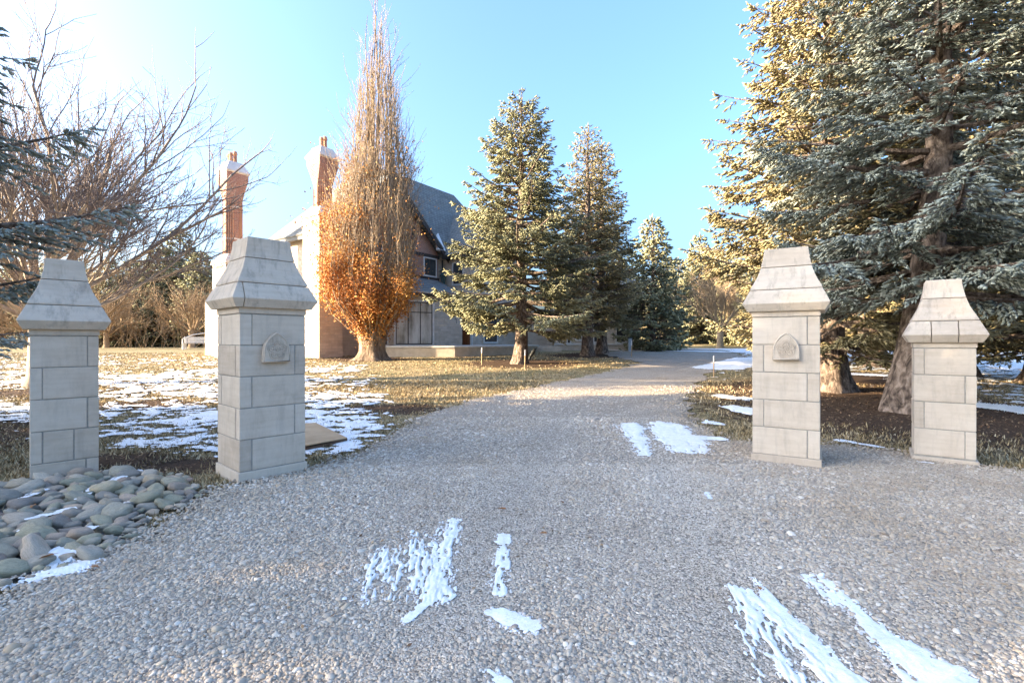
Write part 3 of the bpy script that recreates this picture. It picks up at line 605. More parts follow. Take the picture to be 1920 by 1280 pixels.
def pillar(name, label, x, y, rot, w_, z_first, courses, ch, first_chir, split3=None, cap_joints=(), plaque=False, base_h=.11, base_out=.012):
    p = thing(name, label, 'gate pillar', (x, y, ground_at(x, y)), rad(rot), 'stone gate pillars at the driveway entrance')
    b = w_ / 2; t = .18 * w_; zt = z_first + courses * ch
    a = Acc(); a.box(-b + .013, b - .013, -b + .013, b - .013, -.3, zt + .05); a.obj('mortar_core', mortar_m, p)
    if base_h:
        a = Acc(); o = b + base_out; a.box(-o, o, -o, o, -.25, base_h); a.obj('plinth', lime_m, p, bevel=.008)
    for c in range(courses):
        z0 = z_first + c * ch; z1 = z0 + ch; m = 1 if (c + first_chir) % 2 == 0 else -1
        rects = [[(-b, b - t, -b, -b + t)], [(b - t, b, -b, b - t)], [(-b + t, b, b - t, b)], [(-b, -b + t, -b + t, b)]]
        if split3 is not None and c == split3: rects[0] = [(-b, -b + .38 * w_, -b, -b + t), (-b + .38 * w_, b - t, -b, -b + t)]
        for r in [q for g_ in rects for q in g_]:
            x0, x1 = (r[0], r[1]) if m == 1 else (-r[1], -r[0])
            rect_block('stone_block', x0, x1, r[2], r[3], z0, z1, p)
    if z_first > base_h + .02:       # part course at the foot
        t2 = .2 * w_
        for r in ((-b, b - t2, -b, -b + t), (b - t2, b, -b, b - t), (-b + t, b, b - t, b), (-b, -b + t, -b + t, b)): rect_block('stone_block', *r, -.2, z_first, p)
    rect_block('neck_stone', -b - .002, b + .002, -b - .002, b + .002, zt + .008, zt + .07, p, g=.0, bv=.004)
    zc = zt + .07
    sq = lambda h, z: [(-h, -h, z), (h, -h, z), (h, h, z), (-h, h, z)]
    for k, (nm, prof) in enumerate(zip(('cap_moulding', 'cap_flare', 'cap_top'), CAPP)):
        a = Acc(); pr = [(b + o, z) for o, z in prof]
        a.loft([sq(h, zc + z) for h, z in pr])
        if k == 0 and cap_joints:
            bm_joint = sorted(cap_joints); ed = [-1.0] + bm_joint + [1.0]
            for i in range(len(ed) - 1):   # the moulding is laid in pieces
                lo, hi = ed[i] * b + (.004 if i else -.2), ed[i + 1] * b - (.004 if i < len(ed) - 2 else -.2)
                q = Acc(); q.loft([[(max(-h, lo), -h, zc + z), (min(h, hi), -h, zc + z), (min(h, hi), h, zc + z), (max(-h, lo), h, zc + z)] for h, z in pr]); q.obj(nm, limecap_m, p, bevel=.006)
            q = Acc(); q.box(-b, b, -b + .0, b, zc, zc + .25); q.obj('joint_bed', mortar_m, p)
        else: a.obj(nm, limecap_m, p, bevel=.006)
    if plaque:
        pl = Acc(); wd, hs, hp = .145, .10, .335
        arc = [(-wd, 0), (wd, 0), (wd, hs)] + [(-.118 + (wd + .118) * math.cos(q * 1.105), hs + (wd + .118) * math.sin(q * 1.105)) for q in np.linspace(.12, 1, 8)]
        arc = arc + [(-x_, z_) for x_, z_ in arc[::-1][1:-2]]
        pz = zt - .525
        cxp = .012 * 1
        pl.prism([(cxp + x_, -b - .055, pz + z_) for x_, z_ in arc], (0, .06, 0)); P = pl.obj('plaque', limecap_m, p, bevel=.005)
        rm = Acc(); loop = [(cxp + x_ * .93, -b - .056, pz + .012 + z_ * .93) for x_, z_ in arc]; loop.append(loop[0])
        rm.tubes([loop], [[.008] * len(loop)], 6); rm.obj('rim', lime_m, P, smooth=True, fix=False)
        em = Acc(); ez_ = pz + .135
        def ringc(cx__, cz__, r_, tr, k=14, lobes=0):
            q = np.linspace(0, 2 * math.pi, k + 1); rr = r_ * (1 + lobes * np.cos(q * 5))
            em.tubes([np.stack([cxp + cx__ + rr * np.sin(q), np.full(k + 1, -b - .057), ez_ + cz__ + rr * np.cos(q)], -1)], [[tr] * (k + 1)], 6)
        for q in range(5):
            an = q * 2 * math.pi / 5; ringc(.058 * math.sin(an), .055 * math.cos(an), .030, .007)
            em.add([(cxp + .058 * math.sin(an) + dx, -b - .055 - dd, ez_ + .055 * math.cos(an) + dz) for dx, dz, dd in ((-.02, 0, 0), (0, -.02, 0), (.02, 0, 0), (0, .02, 0), (0, 0, .012))], T=[(0, 1, 4), (1, 2, 4), (2, 3, 4), (3, 0, 4)])
        ringc(0, 0, .042, .007, 20); ringc(0, 0, .024, .006, 14); ringc(0, 0, .008, .008, 10); ringc(0, 0, .098, .004, 40, .09)
        em.obj('rose_emblem', lime_m, P, smooth=True, fix=False)
    return p
pillar('gate_pillar', 'tall stone gate pillar with rose plaque and visible side face, left of the drive', -2.895, 5.755, 47, .715, .115, 5, .336, 1, cap_joints=(-.93,), plaque=True)
pillar('gate_pillar', 'tall stone gate pillar with rose plaque, in front of the spruces right of the drive', 3.505, 6.345, -32, .73, .11, 5, .338, 0, plaque=True)
pillar('gate_pillar', 'shorter plain stone gate pillar standing in the river stone bed', -5.115, 5.685, 44.3, .577, .185, 4, .344, 1, split3=0, base_h=0)
pillar('gate_pillar', 'shorter plain stone gate pillar beside the big spruce trunk with jointed cap', 5.495, 6.36, -36.5, .595, .078, 4, .335, 0, cap_joints=(-.43, .42), base_h=.06, base_out=.02)

# ------------------------------------------------------------------ river stones
def river_mat(name):
    m, nt, bs = new_mat(name); oi = nd(nt, 'ObjectInfo').outputs['Random']; P = nd(nt, 'TexCoord').outputs['Object']
    v = nd(nt, 'VectorMath', {0: P, 1: nd(nt, 'CombineXYZ', {0: mth(nt, 'MULTIPLY', oi, 53.)}).outputs[0]}, operation='ADD').outputs[0]
    c = ramp(nt, oi, [(0, (.30, .26, .21)), (.2, (.47, .41, .32)), (.38, (.33, .31, .225)), (.52, (.48, .415, .27)), (.66, (.56, .42, .30)), (.8, (.27, .235, .20)), (.92, (.62, .52, .39)), (1, (.38, .255, .19))])
    vein = noise(nt, nd(nt, 'Mapping', {'Vector': v, 'Rotation': (.5, .8, .3), 'Scale': (1, 1, 4)}).outputs[0], 3.0, 6, .7, 1.2)
    c = mixc(nt, .55, c, ramp(nt, vein, [(.3, (.45, .45, .45)), (.55, (1, 1, 1)), (.72, (1.45, 1.42, 1.35))]), 'MULTIPLY')
    c = mixc(nt, ramp(nt, noise(nt, v, 40, 4, .7), [(.6, (0, 0, 0)), (.7, (.35, .35, .35))]), c, (.14, .14, .13))
    nt.links.new(c, bs.inputs['Base Color']); bs.inputs['Roughness'].default_value = .72; bs.inputs['Specular IOR Level'].default_value = .35
    bump(nt, bs, noise(nt, v, 9, 7, .75), .6, .04); return m
rv = river_mat('river_stone'); rnd = random.Random(5)
stone_meshes = []
for k in range(7):
    bm = bmesh.new(); bmesh.ops.create_icosphere(bm, subdivisions=3, radius=1)
    kx = rnd.uniform(0, 50)
    for v_ in bm.verts:
        n_ = v_.co.normalized(); s_ = 1 + .50 * (vnoise(np.array([n_.x * 1.3 + kx]), np.array([n_.y * 1.3 + n_.z * 1.1 + kx]), k)[0] - .5) + .22 * (vnoise(np.array([n_.x * 3 + kx]), np.array([n_.y * 3 + n_.z * 2.2]), k + 9)[0] - .5)
        v_.co = n_ * s_; v_.co.x = math.copysign(abs(v_.co.x) ** .85, v_.co.x)
    me = bpy.data.meshes.new('river_stone'); bm.to_mesh(me); bm.free()
    me.polygons.foreach_set('use_smooth', [True] * len(me.polygons)); me.materials.append(rv); stone_meshes.append(me)
BED = BED_
bed_p = np.array(BED)
bs_ = Acc(); bs_.prism([(x, y, -.05) for x, y in BED], (0, 0, .062)); bed = bs_.obj('river_stone_bed', simple('bed_soil', [(.3, (.05, .045, .04)), (.7, (.13, .115, .10))], 22, .95, (60, .6, .02)))
tag(bed, 'bed of rounded grey river stones at the foot of the shorter left pillar', 'stone bed')
placed = []
for tier, (tries, r0, r1) in enumerate(((90, .085, .125), (2400, .048, .082), (5000, .026, .044))):
    for _ in range(tries):
        x = rnd.uniform(bed_p[:, 0].min(), bed_p[:, 0].max()); y = rnd.uniform(bed_p[:, 1].min(), bed_p[:, 1].max()); r = rnd.uniform(r0, r1)
        if poly_sd(np.array([x]), np.array([y]), BED)[0] < (.02 if tier < 2 else -.10): continue
        if tier == 0 and y > 4.9 and rnd.random() < .5: continue
        q = np.array((x + 5.115, y - 5.685)); an = rad(44.3); lx, ly = q[0] * math.cos(an) + q[1] * math.sin(an), -q[0] * math.sin(an) + q[1] * math.cos(an)
        if max(abs(lx), abs(ly)) < .29 + r * .8: continue
        if any((x - a_) ** 2 + (y - b_) ** 2 < ((r + c_) * .80) ** 2 for a_, b_, c_ in placed): continue
        if len(placed) > 285: break
        placed.append((x, y, r)); o = link('river_stone', stone_meshes[rnd.randrange(7)], None, bed)
        el = rnd.uniform(1.0, 1.45); o.scale = (r * el, r * .95, r * rnd.uniform(.55, .72))
        o.location = (x, y, .012 + r * rnd.uniform(.22, .62)); o.rotation_euler = (rnd.gauss(0, .32), rnd.gauss(0, .32), rnd.gauss(.5, .7))

# ------------------------------------------------------------------ small things
cb = [G(575, 846), G(577, 800), G(592, 799), G(651, 828)]
card = thing('cardboard_sheet', 'tan sheet of cardboard lying on the ground behind the tall left pillar', 'cardboard', (float(cb[3][0]), float(cb[3][1]), ground_at(*cb[3])))
a = Acc(); lp = [(p[0] - cb[3][0], p[1] - cb[3][1]) for p in (cb[0] + np.array((-.5, 0)), cb[0] + np.array((.0, .0)), cb[3], cb[2], cb[1] + np.array((-.45, 0)))]
nx_ = 12
a.prism([(x, y, .05 + .02 * (i % 2)) for i, (x, y) in enumerate(lp)], (0, 0, .014)); a.obj('sheet', simple('cardboard', [(.3, (.40, .26, .14)), (.7, (.52, .36, .21))], 3, .85, (30, .1, .005)), card)
a = Acc(); a.prism([(x * .99, y * .985 + .01, .0) for x, y in lp], (0, 0, .045)); a.obj('underside_sheet', simple('dark_brown_cardboard', [(.3, (.09, .05, .03)), (.7, (.17, .10, .06))], 6, .9), card)  # dark brown lower layer, slightly smaller than the tan sheet above
stake_m = simple('wood_stake', [(.3, (.42, .25, .12)), (.7, (.58, .40, .22))], 6, .8)
refl_m = simple('white_reflector', [(.3, (.62, .60, .56)), (.7, (.75, .73, .70))], 6, .4)
for px, py, hp, lab in ((903, 683, 30, 'thin wooden drive stake at the lawn edge left of the front spruce'), (984, 691, 34, 'thin drive stake standing right beside the front spruce trunk'), (1338, 706, 38, 'thin drive stake at the right edge of the drive near the snow'), (1184, 669, 30, 'thin drive stake by the grey utility post at the far bend')):
    g = G(px, py); h = hp / F * g[1]
    s = thing('drive_stake', lab, 'stake', (g[0], g[1], ground_at(*g)), 0, 'thin stakes marking the drive edge')
    a = Acc(); a.tubes([[(0, 0, -.1), (0.01, 0, h)]], [[.022, .018]], 6); a.obj('shaft', stake_m, s, fix=False)
    a = Acc(); a.tubes([[(0.008, 0, h * .72), (0.012, 0, h + .03)]], [[.028, .028]], 6); a.obj('reflector', refl_m, s, fix=False)
g = G(1181, 659); up = thing('utility_post', 'short grey utility post beside the stone wing wall', 'post', (g[0], g[1], ground_at(*g)), .3)
a = Acc(); a.box(-.12, .12, -.09, .09, -.1, .95); a.obj('post', simple('grey_plastic', [(.3, (.30, .32, .33)), (.7, (.40, .42, .43))], 4, .6), up, bevel=.02)
a = Acc(); a.box(-.15, .15, -.12, .12, .951, 1.03); a.obj('cap', metal_m, up, bevel=.02)
g = G(988, 676); orn = thing('garden_ornament', 'small dark tilted bird-like ornament on a rod right of the front spruce trunk', 'ornament', (g[0] + .05, g[1], ground_at(*g)), .1)
a = Acc(); a.tubes([[(0, 0, -.05), (.12, 0, .22), (.28, 0, .46), (.38, 0, .60), (.47, 0, .66)]], [[.02, .07, .11, .05, .012]], 8); a.obj('body', metal_m, orn, smooth=True, fix=False)
a = Acc(); a.tubes([[(.1, .02, .2), (.16, .03, .0), (.17, .03, -.1)]], [[.012, .01, .01]], 5); a.obj('rod', metal_m, orn, fix=False)
bt = at(372, 645, 43); bt.z = ground_at(bt.x, bt.y)
bn = thing('garden_bench', 'pale wooden garden bench with sloping rail at the far lawn edge', 'bench', bt, .35)
a = Acc()
for x in (-1.0, 1.0):
    a = Acc(); a.box(x - .05, x + .05, -.35, -.25, 0, .5); a.obj('leg', white_m, bn)
    a = Acc(); a.box(x - .05, x + .05, .25, .35, 0, 1.0); a.obj('leg', white_m, bn)
for k in range(5):
    a = Acc(); a.box(-1.15, 1.15, -.4 + k * .16, -.28 + k * .16, .501, .54); a.obj('seat_slat', white_m, bn)
for k in range(4):
    a = Acc(); a.box(-1.15, 1.15, .351, .39, .58 + k * .13, .68 + k * .13); a.obj('back_slat', white_m, bn)
a = Acc(); a.tubes([[(-1.1, -.3, .9), (-.4, -.1, 1.25), (.9, .2, 1.5), (.9, .2, .5)], [(-1.1, -.3, .9), (-1.1, -.3, .4), (-1.1, -.3, .2), (-1.1, -.3, 0)]], np.full((2, 4), .05), 5); a.obj('rail', white_m, bn, fix=False)
leafm = simple('dead_leaf', [(.3, (.20, .08, .03)), (.7, (.42, .20, .08))], 12, .8, rnd=.3)
lv = Acc(); lv.add([(-.5, 0, .05), (-.15, -.28, .12), (.3, -.2, .1), (.55, 0, .02), (.3, .2, .16), (-.15, .28, .1), (0, 0, .0), (-.8, .02, .0)], T=[(0, 1, 6), (1, 2, 6), (2, 3, 6), (3, 4, 6), (4, 5, 6), (5, 0, 6), (7, 1, 0), (7, 0, 5)]); leaf_me = lv.mesh('fallen_leaf'); leaf_me.materials.append(leafm)
for k, (px, py, s_, lab) in enumerate(((943, 963, .06, 'pale tan fallen leaf on the gravel in the middle of the drive'), (1424, 1116, .04, 'reddish fallen leaf lying on the speckled tyre snow streak'), (213, 966, .08, 'reddish dead leaf caught between the river stones, upper one'), (90, 1068, .08, 'orange dead leaf at the lower edge of the river stones'), (62, 968, .07, 'rust brown dead leaf between the leftmost river stones'), (1020, 1010, .05, 'brown curled leaf on the gravel right of the narrow snow streak'), (1055, 950, .05, 'dark brown leaf fragment near the drive centre'), (175, 1075, .07, 'tan dead leaf on the gravel just below the river stones'))):
    g = G(px, py); o = link('fallen_leaf', leaf_me, None, None, (g[0], g[1], ground_at(*g) + (.045 if k not in (2, 3, 4) else .09)), (.2, .1, k * 1.3)); o.scale = (s_, s_, s_); tag(o, lab, 'leaf', 'fallen leaves on the drive and stone bed')
# ------------------------------------------------------------------ trees
bark_sp = simple('spruce_bark', [(.36, (.05, .036, .028)), (.5, (.16, .118, .09)), (.66, (.32, .25, .20))], 9, .95, (13, 1.0, .09), stretch=(1, 1, .5), detail=9, dist=.6)
bark_pale = simple('pale_bark', [(.3, (.26, .20, .145)), (.7, (.46, .375, .29))], 6, .9, (30, .5, .02), stretch=(1, 1, .4))
twig_dark = simple('grey_brown_twigs', [(.3, (.15, .115, .10)), (.7, (.27, .215, .185))], 6, .9)
bark_oak = simple('oak_bark', [(.3, (.20, .145, .095)), (.7, (.40, .305, .21))], 7, .9, (26, .8, .03), stretch=(1, 1, .4))
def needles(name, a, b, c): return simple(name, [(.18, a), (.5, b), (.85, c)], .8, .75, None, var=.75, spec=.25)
frost_n = needles('frosted_spruce_needles', (.12, .14, .115), (.28, .31, .26), (.44, .46, .40))
blue_n = needles('blue_spruce_needles', (.12, .135, .11), (.285, .31, .255), (.42, .44, .37))
green_n = needles('green_spruce_needles', (.095, .10, .055), (.225, .22, .125), (.38, .36, .21))
gold_n = needles('cone_laden_spruce_needles', (.125, .105, .045), (.28, .235, .12), (.42, .355, .20))
def spruce_data(seed, H, R, z0, whorl, gap, sh_len, sh_r, sh_step, sides=3, gold=0, keep=1.0, lean=(0, 0), tipstar=False, jit=.2, fat=1.0, sagm=0.):
    r = np.random.default_rng(seed); wood = Acc(); S = []   # shoots: pos, dir, len, rad, var
    tz = np.linspace(-.3, H, 22); h_ = np.clip(tz / H, 0, 1)
    tx = lean[0] * np.sin(h_ * 2.6) + .03 * np.sin(tz * 1.7 + seed); ty = lean[1] * h_ + .03 * np.cos(tz * 1.3 + seed)
    rb = .0235 * H * fat
    trad = rb * (1 - h_) ** .85 + .012 + rb * .75 * np.exp(-np.clip(tz, 0, 9) / .28)
    z = z0; n = 0
    while z < H - .15:
        hr = (z - z0) / (H - z0); k = max(3, int(round(whorl * (1 - .35 * hr) + r.normal(0, .7)))); a0 = r.uniform(0, 6.28)
        for i in range(k):
            if r.random() > keep: continue
            az = a0 + i * 2 * math.pi / k + r.normal(0, .28)
            L = R * min(1.0, 1.06 * (1 - hr) ** .82) * r.uniform(1 - 1.6 * jit, 1 + .7 * jit) * (1 if hr > .12 else .72 + 2.3 * hr) + .12
            up = -.30 + .95 * hr ** 1.1 + r.normal(0, .09); cur = .26 - .22 * hr
            m = 9; t = np.linspace(0, 1, m); bx = np.interp(z, tz, tx); by = np.interp(z, tz, ty)
            bend = r.normal(0, .18); a_t = az + bend * t
            zz = z + L * (up * t + cur * t * t * (1 if hr < .75 else .4))
            P = np.stack([bx + L * t * np.cos(a_t), by + L * t * np.sin(a_t), zz + .05 * r.uniform(-1, 1) * np.sin(t * 5)], -1)
            wood.tubes(P[None], (.014 + .017 * L) * (1 - t[None]) ** .8 + .004, 5)
            nb = max(3, int(L * 2 / (gap * (1 + .3 * r.random()))))
            tb = r.uniform(.16 if hr > .3 else .24, 1, nb) ** .85; tb[:2] = (.985, 1.0)
            side = np.where(np.arange(nb) % 2, 1, -1); ang = az + bend * tb + side * r.uniform(.55, 1.05, nb); ang[:2] = az + bend
            l = np.minimum((.20 + .42 * L * (1 - tb) ** .8) * r.uniform(.65, 1.15, nb), 1.25 + .2 * R); droop = r.uniform(-.34, .06, nb) - .12 * (1 - hr) - sagm; droop[:2] = .25 - sagm
            B0 = np.stack([np.interp(tb, t, P[:, q]) for q in range(3)], -1)
            D = np.stack([np.cos(ang), np.sin(ang), droop], -1); D /= np.linalg.norm(D, axis=1, keepdims=True)
            B1 = B0 + D * l[:, None]
            sag = np.array([0, 0, -.05])
            wood.tubes(np.stack([B0, (B0 + B1) / 2 + sag * l[:, None] * .6, B1], 1), np.stack([.004 + .008 * l, .003 + .005 * l, np.full(nb, .003)], 1), 3)
            ns = np.maximum(2, (l / sh_step).astype(int)); bi = np.repeat(np.arange(nb), ns)
            f = (np.concatenate([np.arange(q) for q in ns]) + r.random(len(bi))) / ns[bi]; f = .08 + .92 * f
            sd = np.where(r.random(len(bi)) < .5, 1, -1)
            perp = np.stack([-D[bi, 1], D[bi, 0], np.zeros(len(bi))], -1); perp /= np.linalg.norm(perp, axis=1, keepdims=True) + 1e-9
            spread = r.uniform(.25, 1.0, len(bi)) * sd * np.where(f > .93, .25, 1)
            sdv = D[bi] + perp * spread[:, None] + np.stack([r.normal(0, .1, len(bi)), r.normal(0, .1, len(bi)), r.normal(-.10, .28, len(bi))], -1)
            sdv /= np.linalg.norm(sdv, axis=1, keepdims=True)
            pos = B0[bi] + D[bi] * (l[bi] * f)[:, None] + sag * (l[bi] * .8 * f * (1 - f))[:, None]
            ln = sh_len * r.uniform(.65, 1.3, len(bi)) * (1.15 - .3 * f)
            S.append(np.concatenate([pos, sdv, ln[:, None], (sh_r * r.uniform(.75, 1.25, len(bi)))[:, None], np.clip(.5 + r.normal(0, .16) + r.normal(0, .16, len(bi)), 0, 1)[:, None]], 1))
        z += (.26 + .20 * (1 - hr)) * r.uniform(.75, 1.25) * H / 14; n += 1
    # leader
    S.append(np.array([[np.interp(H, tz, tx), np.interp(H, tz, ty), H - .1 - q * .12, math.cos(q * 2.4) * .5 * (q > 0), math.sin(q * 2.4) * .5 * (q > 0), 1, sh_len * 1.6, sh_r, .5] for q in range(6)]))
    S = np.concatenate(S)
    trunk = Acc(); kk = 14; aa = np.arange(kk) * 2 * math.pi / kk
    rr = trad[:, None] * (1 + .10 * np.sin(aa * 3 + tz[:, None] * .8) + (.22 * np.sin(aa * 5 + seed) * np.exp(-np.clip(tz, 0, 9) / .3)[:, None]))
    tv = np.stack([tx[:, None] + rr * np.cos(aa), ty[:, None] + rr * np.sin(aa), np.repeat(tz[:, None], kk, 1)], -1)
    ix = np.arange(22 * kk).reshape(22, kk); tq = np.stack([ix[:-1], np.roll(ix[:-1], -1, 1), np.roll(ix[1:], -1, 1), ix[1:]], -1).reshape(-1, 4)
    trunk.add(tv.reshape(-1, 3), Q=tq)
    return trunk, wood, S
def shoots_mesh(name, S, sides=3, star=False):
    pos, d, ln, rd, var = S[:, :3], S[:, 3:6], S[:, 6], S[:, 7], S[:, 8]
    d = d / np.linalg.norm(d, axis=1, keepdims=True); N_ = len(S)
    ref = np.where(np.abs(d[:, 2:3]) > .85, np.array([1., 0, 0]), np.array([0, 0, 1.])); U = np.cross(d, ref); U /= np.linalg.norm(U, axis=1, keepdims=True); W = np.cross(d, U)
    k = sides * (2 if star else 1); a = np.arange(k) * 2 * np.pi / k + rng.uniform(0, 6, N_)[:, None]
    rads = np.where((np.arange(k) % 2 == 0) | (not star), 1.0, .42)[None] * rd[:, None]
    fw = np.where((np.arange(k) % 2 == 0) | (not star), .52, .25)[None] * ln[:, None]
    ring = pos[:, None] + d[:, None] * fw[..., None] + rads[..., None] * (U[:, None] * np.cos(a)[..., None] + W[:, None] * np.sin(a)[..., None])
    V = np.concatenate([pos[:, None], ring, (pos + d * ln[:, None])[:, None]], 1); m = k + 2
    j = np.arange(k); j2 = (j + 1) % k
    T0 = np.concatenate([np.stack([np.zeros(k, int), 1 + j2, 1 + j], -1), np.stack([np.full(k, k + 1), 1 + j, 1 + j2], -1)])
    T = (T0[None] + (np.arange(N_) * m)[:, None, None]).reshape(-1, 3)
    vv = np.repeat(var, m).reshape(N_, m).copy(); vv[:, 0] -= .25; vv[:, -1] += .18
    return mesh(name, V.reshape(-1, 3), T, var=np.clip(vv, 0, 1).ravel(), smooth=not star)
def spruce(label, x, y, rz, mat, bark=bark_sp, group='spruce trees round the drive', star=False, sides=3, **k):
    t = thing('spruce_tree', label, 'spruce', (x, y, ground_at(x, y) - .02), rz, group)
    tr, wd, S = spruce_data(**k)
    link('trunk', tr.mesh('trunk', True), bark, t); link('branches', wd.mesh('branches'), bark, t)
    c = link('crown', shoots_mesh('crown', S, sides, star), mat, t)
    t['n'] = len(S); del t['n']; return t
big = spruce('big blue spruce with thick leaning trunk between the two right gate pillars', 8.2, 10.35, 0, blue_n, seed=11, H=14.0, R=3.6, z0=2.55, whorl=7.4, gap=.13, sh_len=.17, sh_r=.023, sh_step=.034, lean=(.8, .1), keep=.92, fat=.98, sagm=.16, jit=.28)
second = spruce('golden sunlit spruce rising behind the tall right gate pillar', 8.75, 13.7, 1.2, gold_n, seed=23, H=15.5, R=3.7, z0=1.5, whorl=7, gap=.17, sh_len=.20, sh_r=.028, sh_step=.052)
main = spruce('dense front spruce with bare lower trunk at the lawn edge before the terrace', G(977, 681)[0], G(977, 681)[1], .3, green_n, seed=31, H=12.9, R=4.4, z0=1.75, whorl=7.5, gap=.17, sh_len=.23, sh_r=.031, sh_step=.056)
g1, g2 = G(1102, 666), G(1127, 664)
slim = spruce('golden slim spruce, left of the twin pair behind the front spruce', g1[0], g1[1], 0, gold_n, seed=41, H=14.2, R=3.1, z0=2.2, whorl=7, gap=.20, sh_len=.26, sh_r=.036, sh_step=.075, group='twin golden spruces')
t2 = dup(slim, (g2[0] + .25, g2[1] + 1.2, ground_at(*g2)), 2.1, (.98, .98, 1.0), 'golden slim spruce, right of the twin pair behind the front spruce', 'twin golden spruces')
far = spruce('dark green spruce with low skirts at the far bend of the drive', 10.9, 38.5, .5, green_n, seed=51, H=10.2, R=3.0, z0=.35, whorl=7, gap=.27, sh_len=.36, sh_r=.085, sh_step=.15)
near_left = spruce('blue spruce whose frosted branches reach in at the left edge', -10.4, 6.55, 0.9, frost_n, seed=61, H=12.5, R=4.4, z0=2.0, whorl=5.6, gap=.15, sh_len=.16, sh_r=.023, sh_step=.042, keep=.68, jit=.3)
def fs(src, px, Y, rz, sc, label, group='spruces beyond the drive on the right'):
    x = (px - CX) / F * Y; return dup(src, (x, Y, ground_at(x, Y)), rz, sc, label, group)
for a_ in ((second, 1800, 17.5, 2.0, (1.0, 1.0, .95), 'golden spruce behind the shorter right gate pillar, partly hidden by the big spruce'),
           (second, 1955, 15.5, 4.0, (.95, .95, .8), 'yellow green spruce at the right edge of the picture'),
           (second, 1640, 22.0, 3.1, (1, 1, 1.05), 'golden spruce seen through the branches of the big spruce'),
           (second, 1500, 24.0, 5.1, (.85, .85, .85), 'golden spruce just left of the tall right pillar cap, behind')):
    fs(*a_)
for px, Y, rz, sc, lab in ((1272, 58, 1, (.9, .9, .95), 'narrow far spruce left of the tall far spruce'), (1312, 60, 2, (1.15, 1.15, 1.25), 'tall far spruce in the gap over the far lawn bank'), (1375, 56, 3, (1.0, 1.0, 1.0), 'far golden green spruce on the bank left of the right pillar'), (1430, 52, 4, (1.1, 1.1, 1.1), 'far spruce behind the right pillar body'), (1250, 66, 5, (1, 1, 1.1), 'far spruce just right of the dark skirted spruce'), (1345, 70, .5, (1.1, 1.1, 1.3), 'farthest spruce top above the bank'), (1160, 58, .2, (1, 1, 1.), 'far spruce behind the stone wing wall'), (1600, 40, 1.7, (1.1, 1.1, 1.2), 'far spruce between the two right trunks'), (1850, 38, 2.2, (1.2, 1.2, 1.2), 'far spruce over the right lawn, nearer one'), (1740, 44, 2.9, (1.2, 1.2, 1.2), 'far spruce behind the big trunk'), (1930, 46, 3.3, (1.2, 1.2, 1.3), 'far spruce over the right lawn at the picture edge')):
    fs(far, px, Y, rz, sc, lab, 'far spruces on the right')
lg = 'spruce row behind the left lawn'
for i, (px, Y, sc) in enumerate(((205, 56, .95), (245, 60, 1.0), (300, 58, 1.12), (338, 60, 1.36), (376, 57, 1.05), (270, 66, 1.1), (150, 60, 1.0), (90, 58, .95), (30, 62, 1.05), (-40, 58, 1.0), (400, 60, .95), (425, 62, 1.05))):
    fs(far, px, Y, i * 1.1, (sc * 1.1, sc * 1.1, sc), ('first', 'second', 'third', 'tallest', 'fifth', 'rearmost', 'seventh', 'eighth', 'ninth', 'outermost', 'eleventh', 'twelfth')[i] + ' dark spruce in the row behind the left lawn', lg)
# spruces outside the left edge of the picture: their shade lies over the foreground
for i, (x, y, sx, sc, lab) in enumerate(((-27, 4.2, 1.2, 1.9, 'tall green spruce far off the left edge, nearest the bare tree'), (-31, .6, 1.5, 2.05, 'tallest green spruce of the row off the left edge'), (-27, -1.8, 1.3, 1.35, 'green spruce far off the left edge abreast of the camera'), (-30, -5.6, 1.4, 1.35, 'broad low green spruce far off the left edge'), (-24, 1.8, 1.1, 1.2, 'green spruce off the left edge abreast of the stone bed'), (-25, -4.6, 1.0, 1.1, 'outermost low green spruce off the left edge behind the camera line'))):
    dup(far, (x, y, 0), i * 1.3, (sx, sx, sc), lab, 'spruces in the row left of the picture edge')

# needle and leaf litter under the trees and on the drive
def litter(name, X, Y, s0, s1, stops, label, lift):
    n = len(X); a = rng.uniform(0, 6.28, n); s = rng.uniform(s0, s1, n); wd = s * rng.uniform(.12, .6, n); Z = gz(X, Y) + lift(X, Y)
    c, q = np.cos(a), np.sin(a); ti = rng.normal(0, .3, n) * s
    V_ = np.stack([np.stack([X + c * s, Y + q * s, Z + ti + s * .3], -1), np.stack([X - q * wd, Y + c * wd, Z + .2 * s], -1), np.stack([X - c * s, Y - q * s, Z - ti + s * .3], -1), np.stack([X + q * wd, Y - c * wd, Z + .35 * s], -1)], 1).reshape(-1, 3)
    o = link(name, mesh(name, V_, None, np.arange(n * 4).reshape(-1, 4), var=np.repeat(rng.random(n), 4)), simple(name + '_bits', stops, 2, .9, var=.9)); o['kind'] = 'stuff'; o['label'] = label
lt = lambda X, Y: (mulch_at(X, Y) > .35 + .5 * rng.random(X.shape)) & (drive_field(X, Y) < .2) & (snow_field(X, Y) < .0)
Xl, Yl = scatter(40000, 5.5, 15, 1.15, lt)
litter('needle_litter', Xl, Yl, .012, .035, [(.05, (.035, .02, .012)), (.4, (.12, .065, .035)), (.7, (.24, .14, .075)), (.95, (.42, .29, .17))], 'fallen needles, cones and leaf scraps on the bare earth under the trees', lambda x, y: -.012)
lt2 = lambda X, Y: (drive_field(X, Y) > -.1) & (fbm(X * .8, Y * .8, 63, 4) > .47 + .25 * rng.random(X.shape))
Xl, Yl = scatter(9000, 2.2, 10, 1.12, lt2)
litter('leaf_litter', Xl, Yl, .006, .020, [(.05, (.06, .04, .025)), (.4, (.19, .11, .06)), (.7, (.36, .23, .12)), (.95, (.52, .40, .25))], 'small scraps of dead leaves among the gravel', lambda x, y: .006 + .022 * np.clip(1.5 - y / 12, 0, 1))

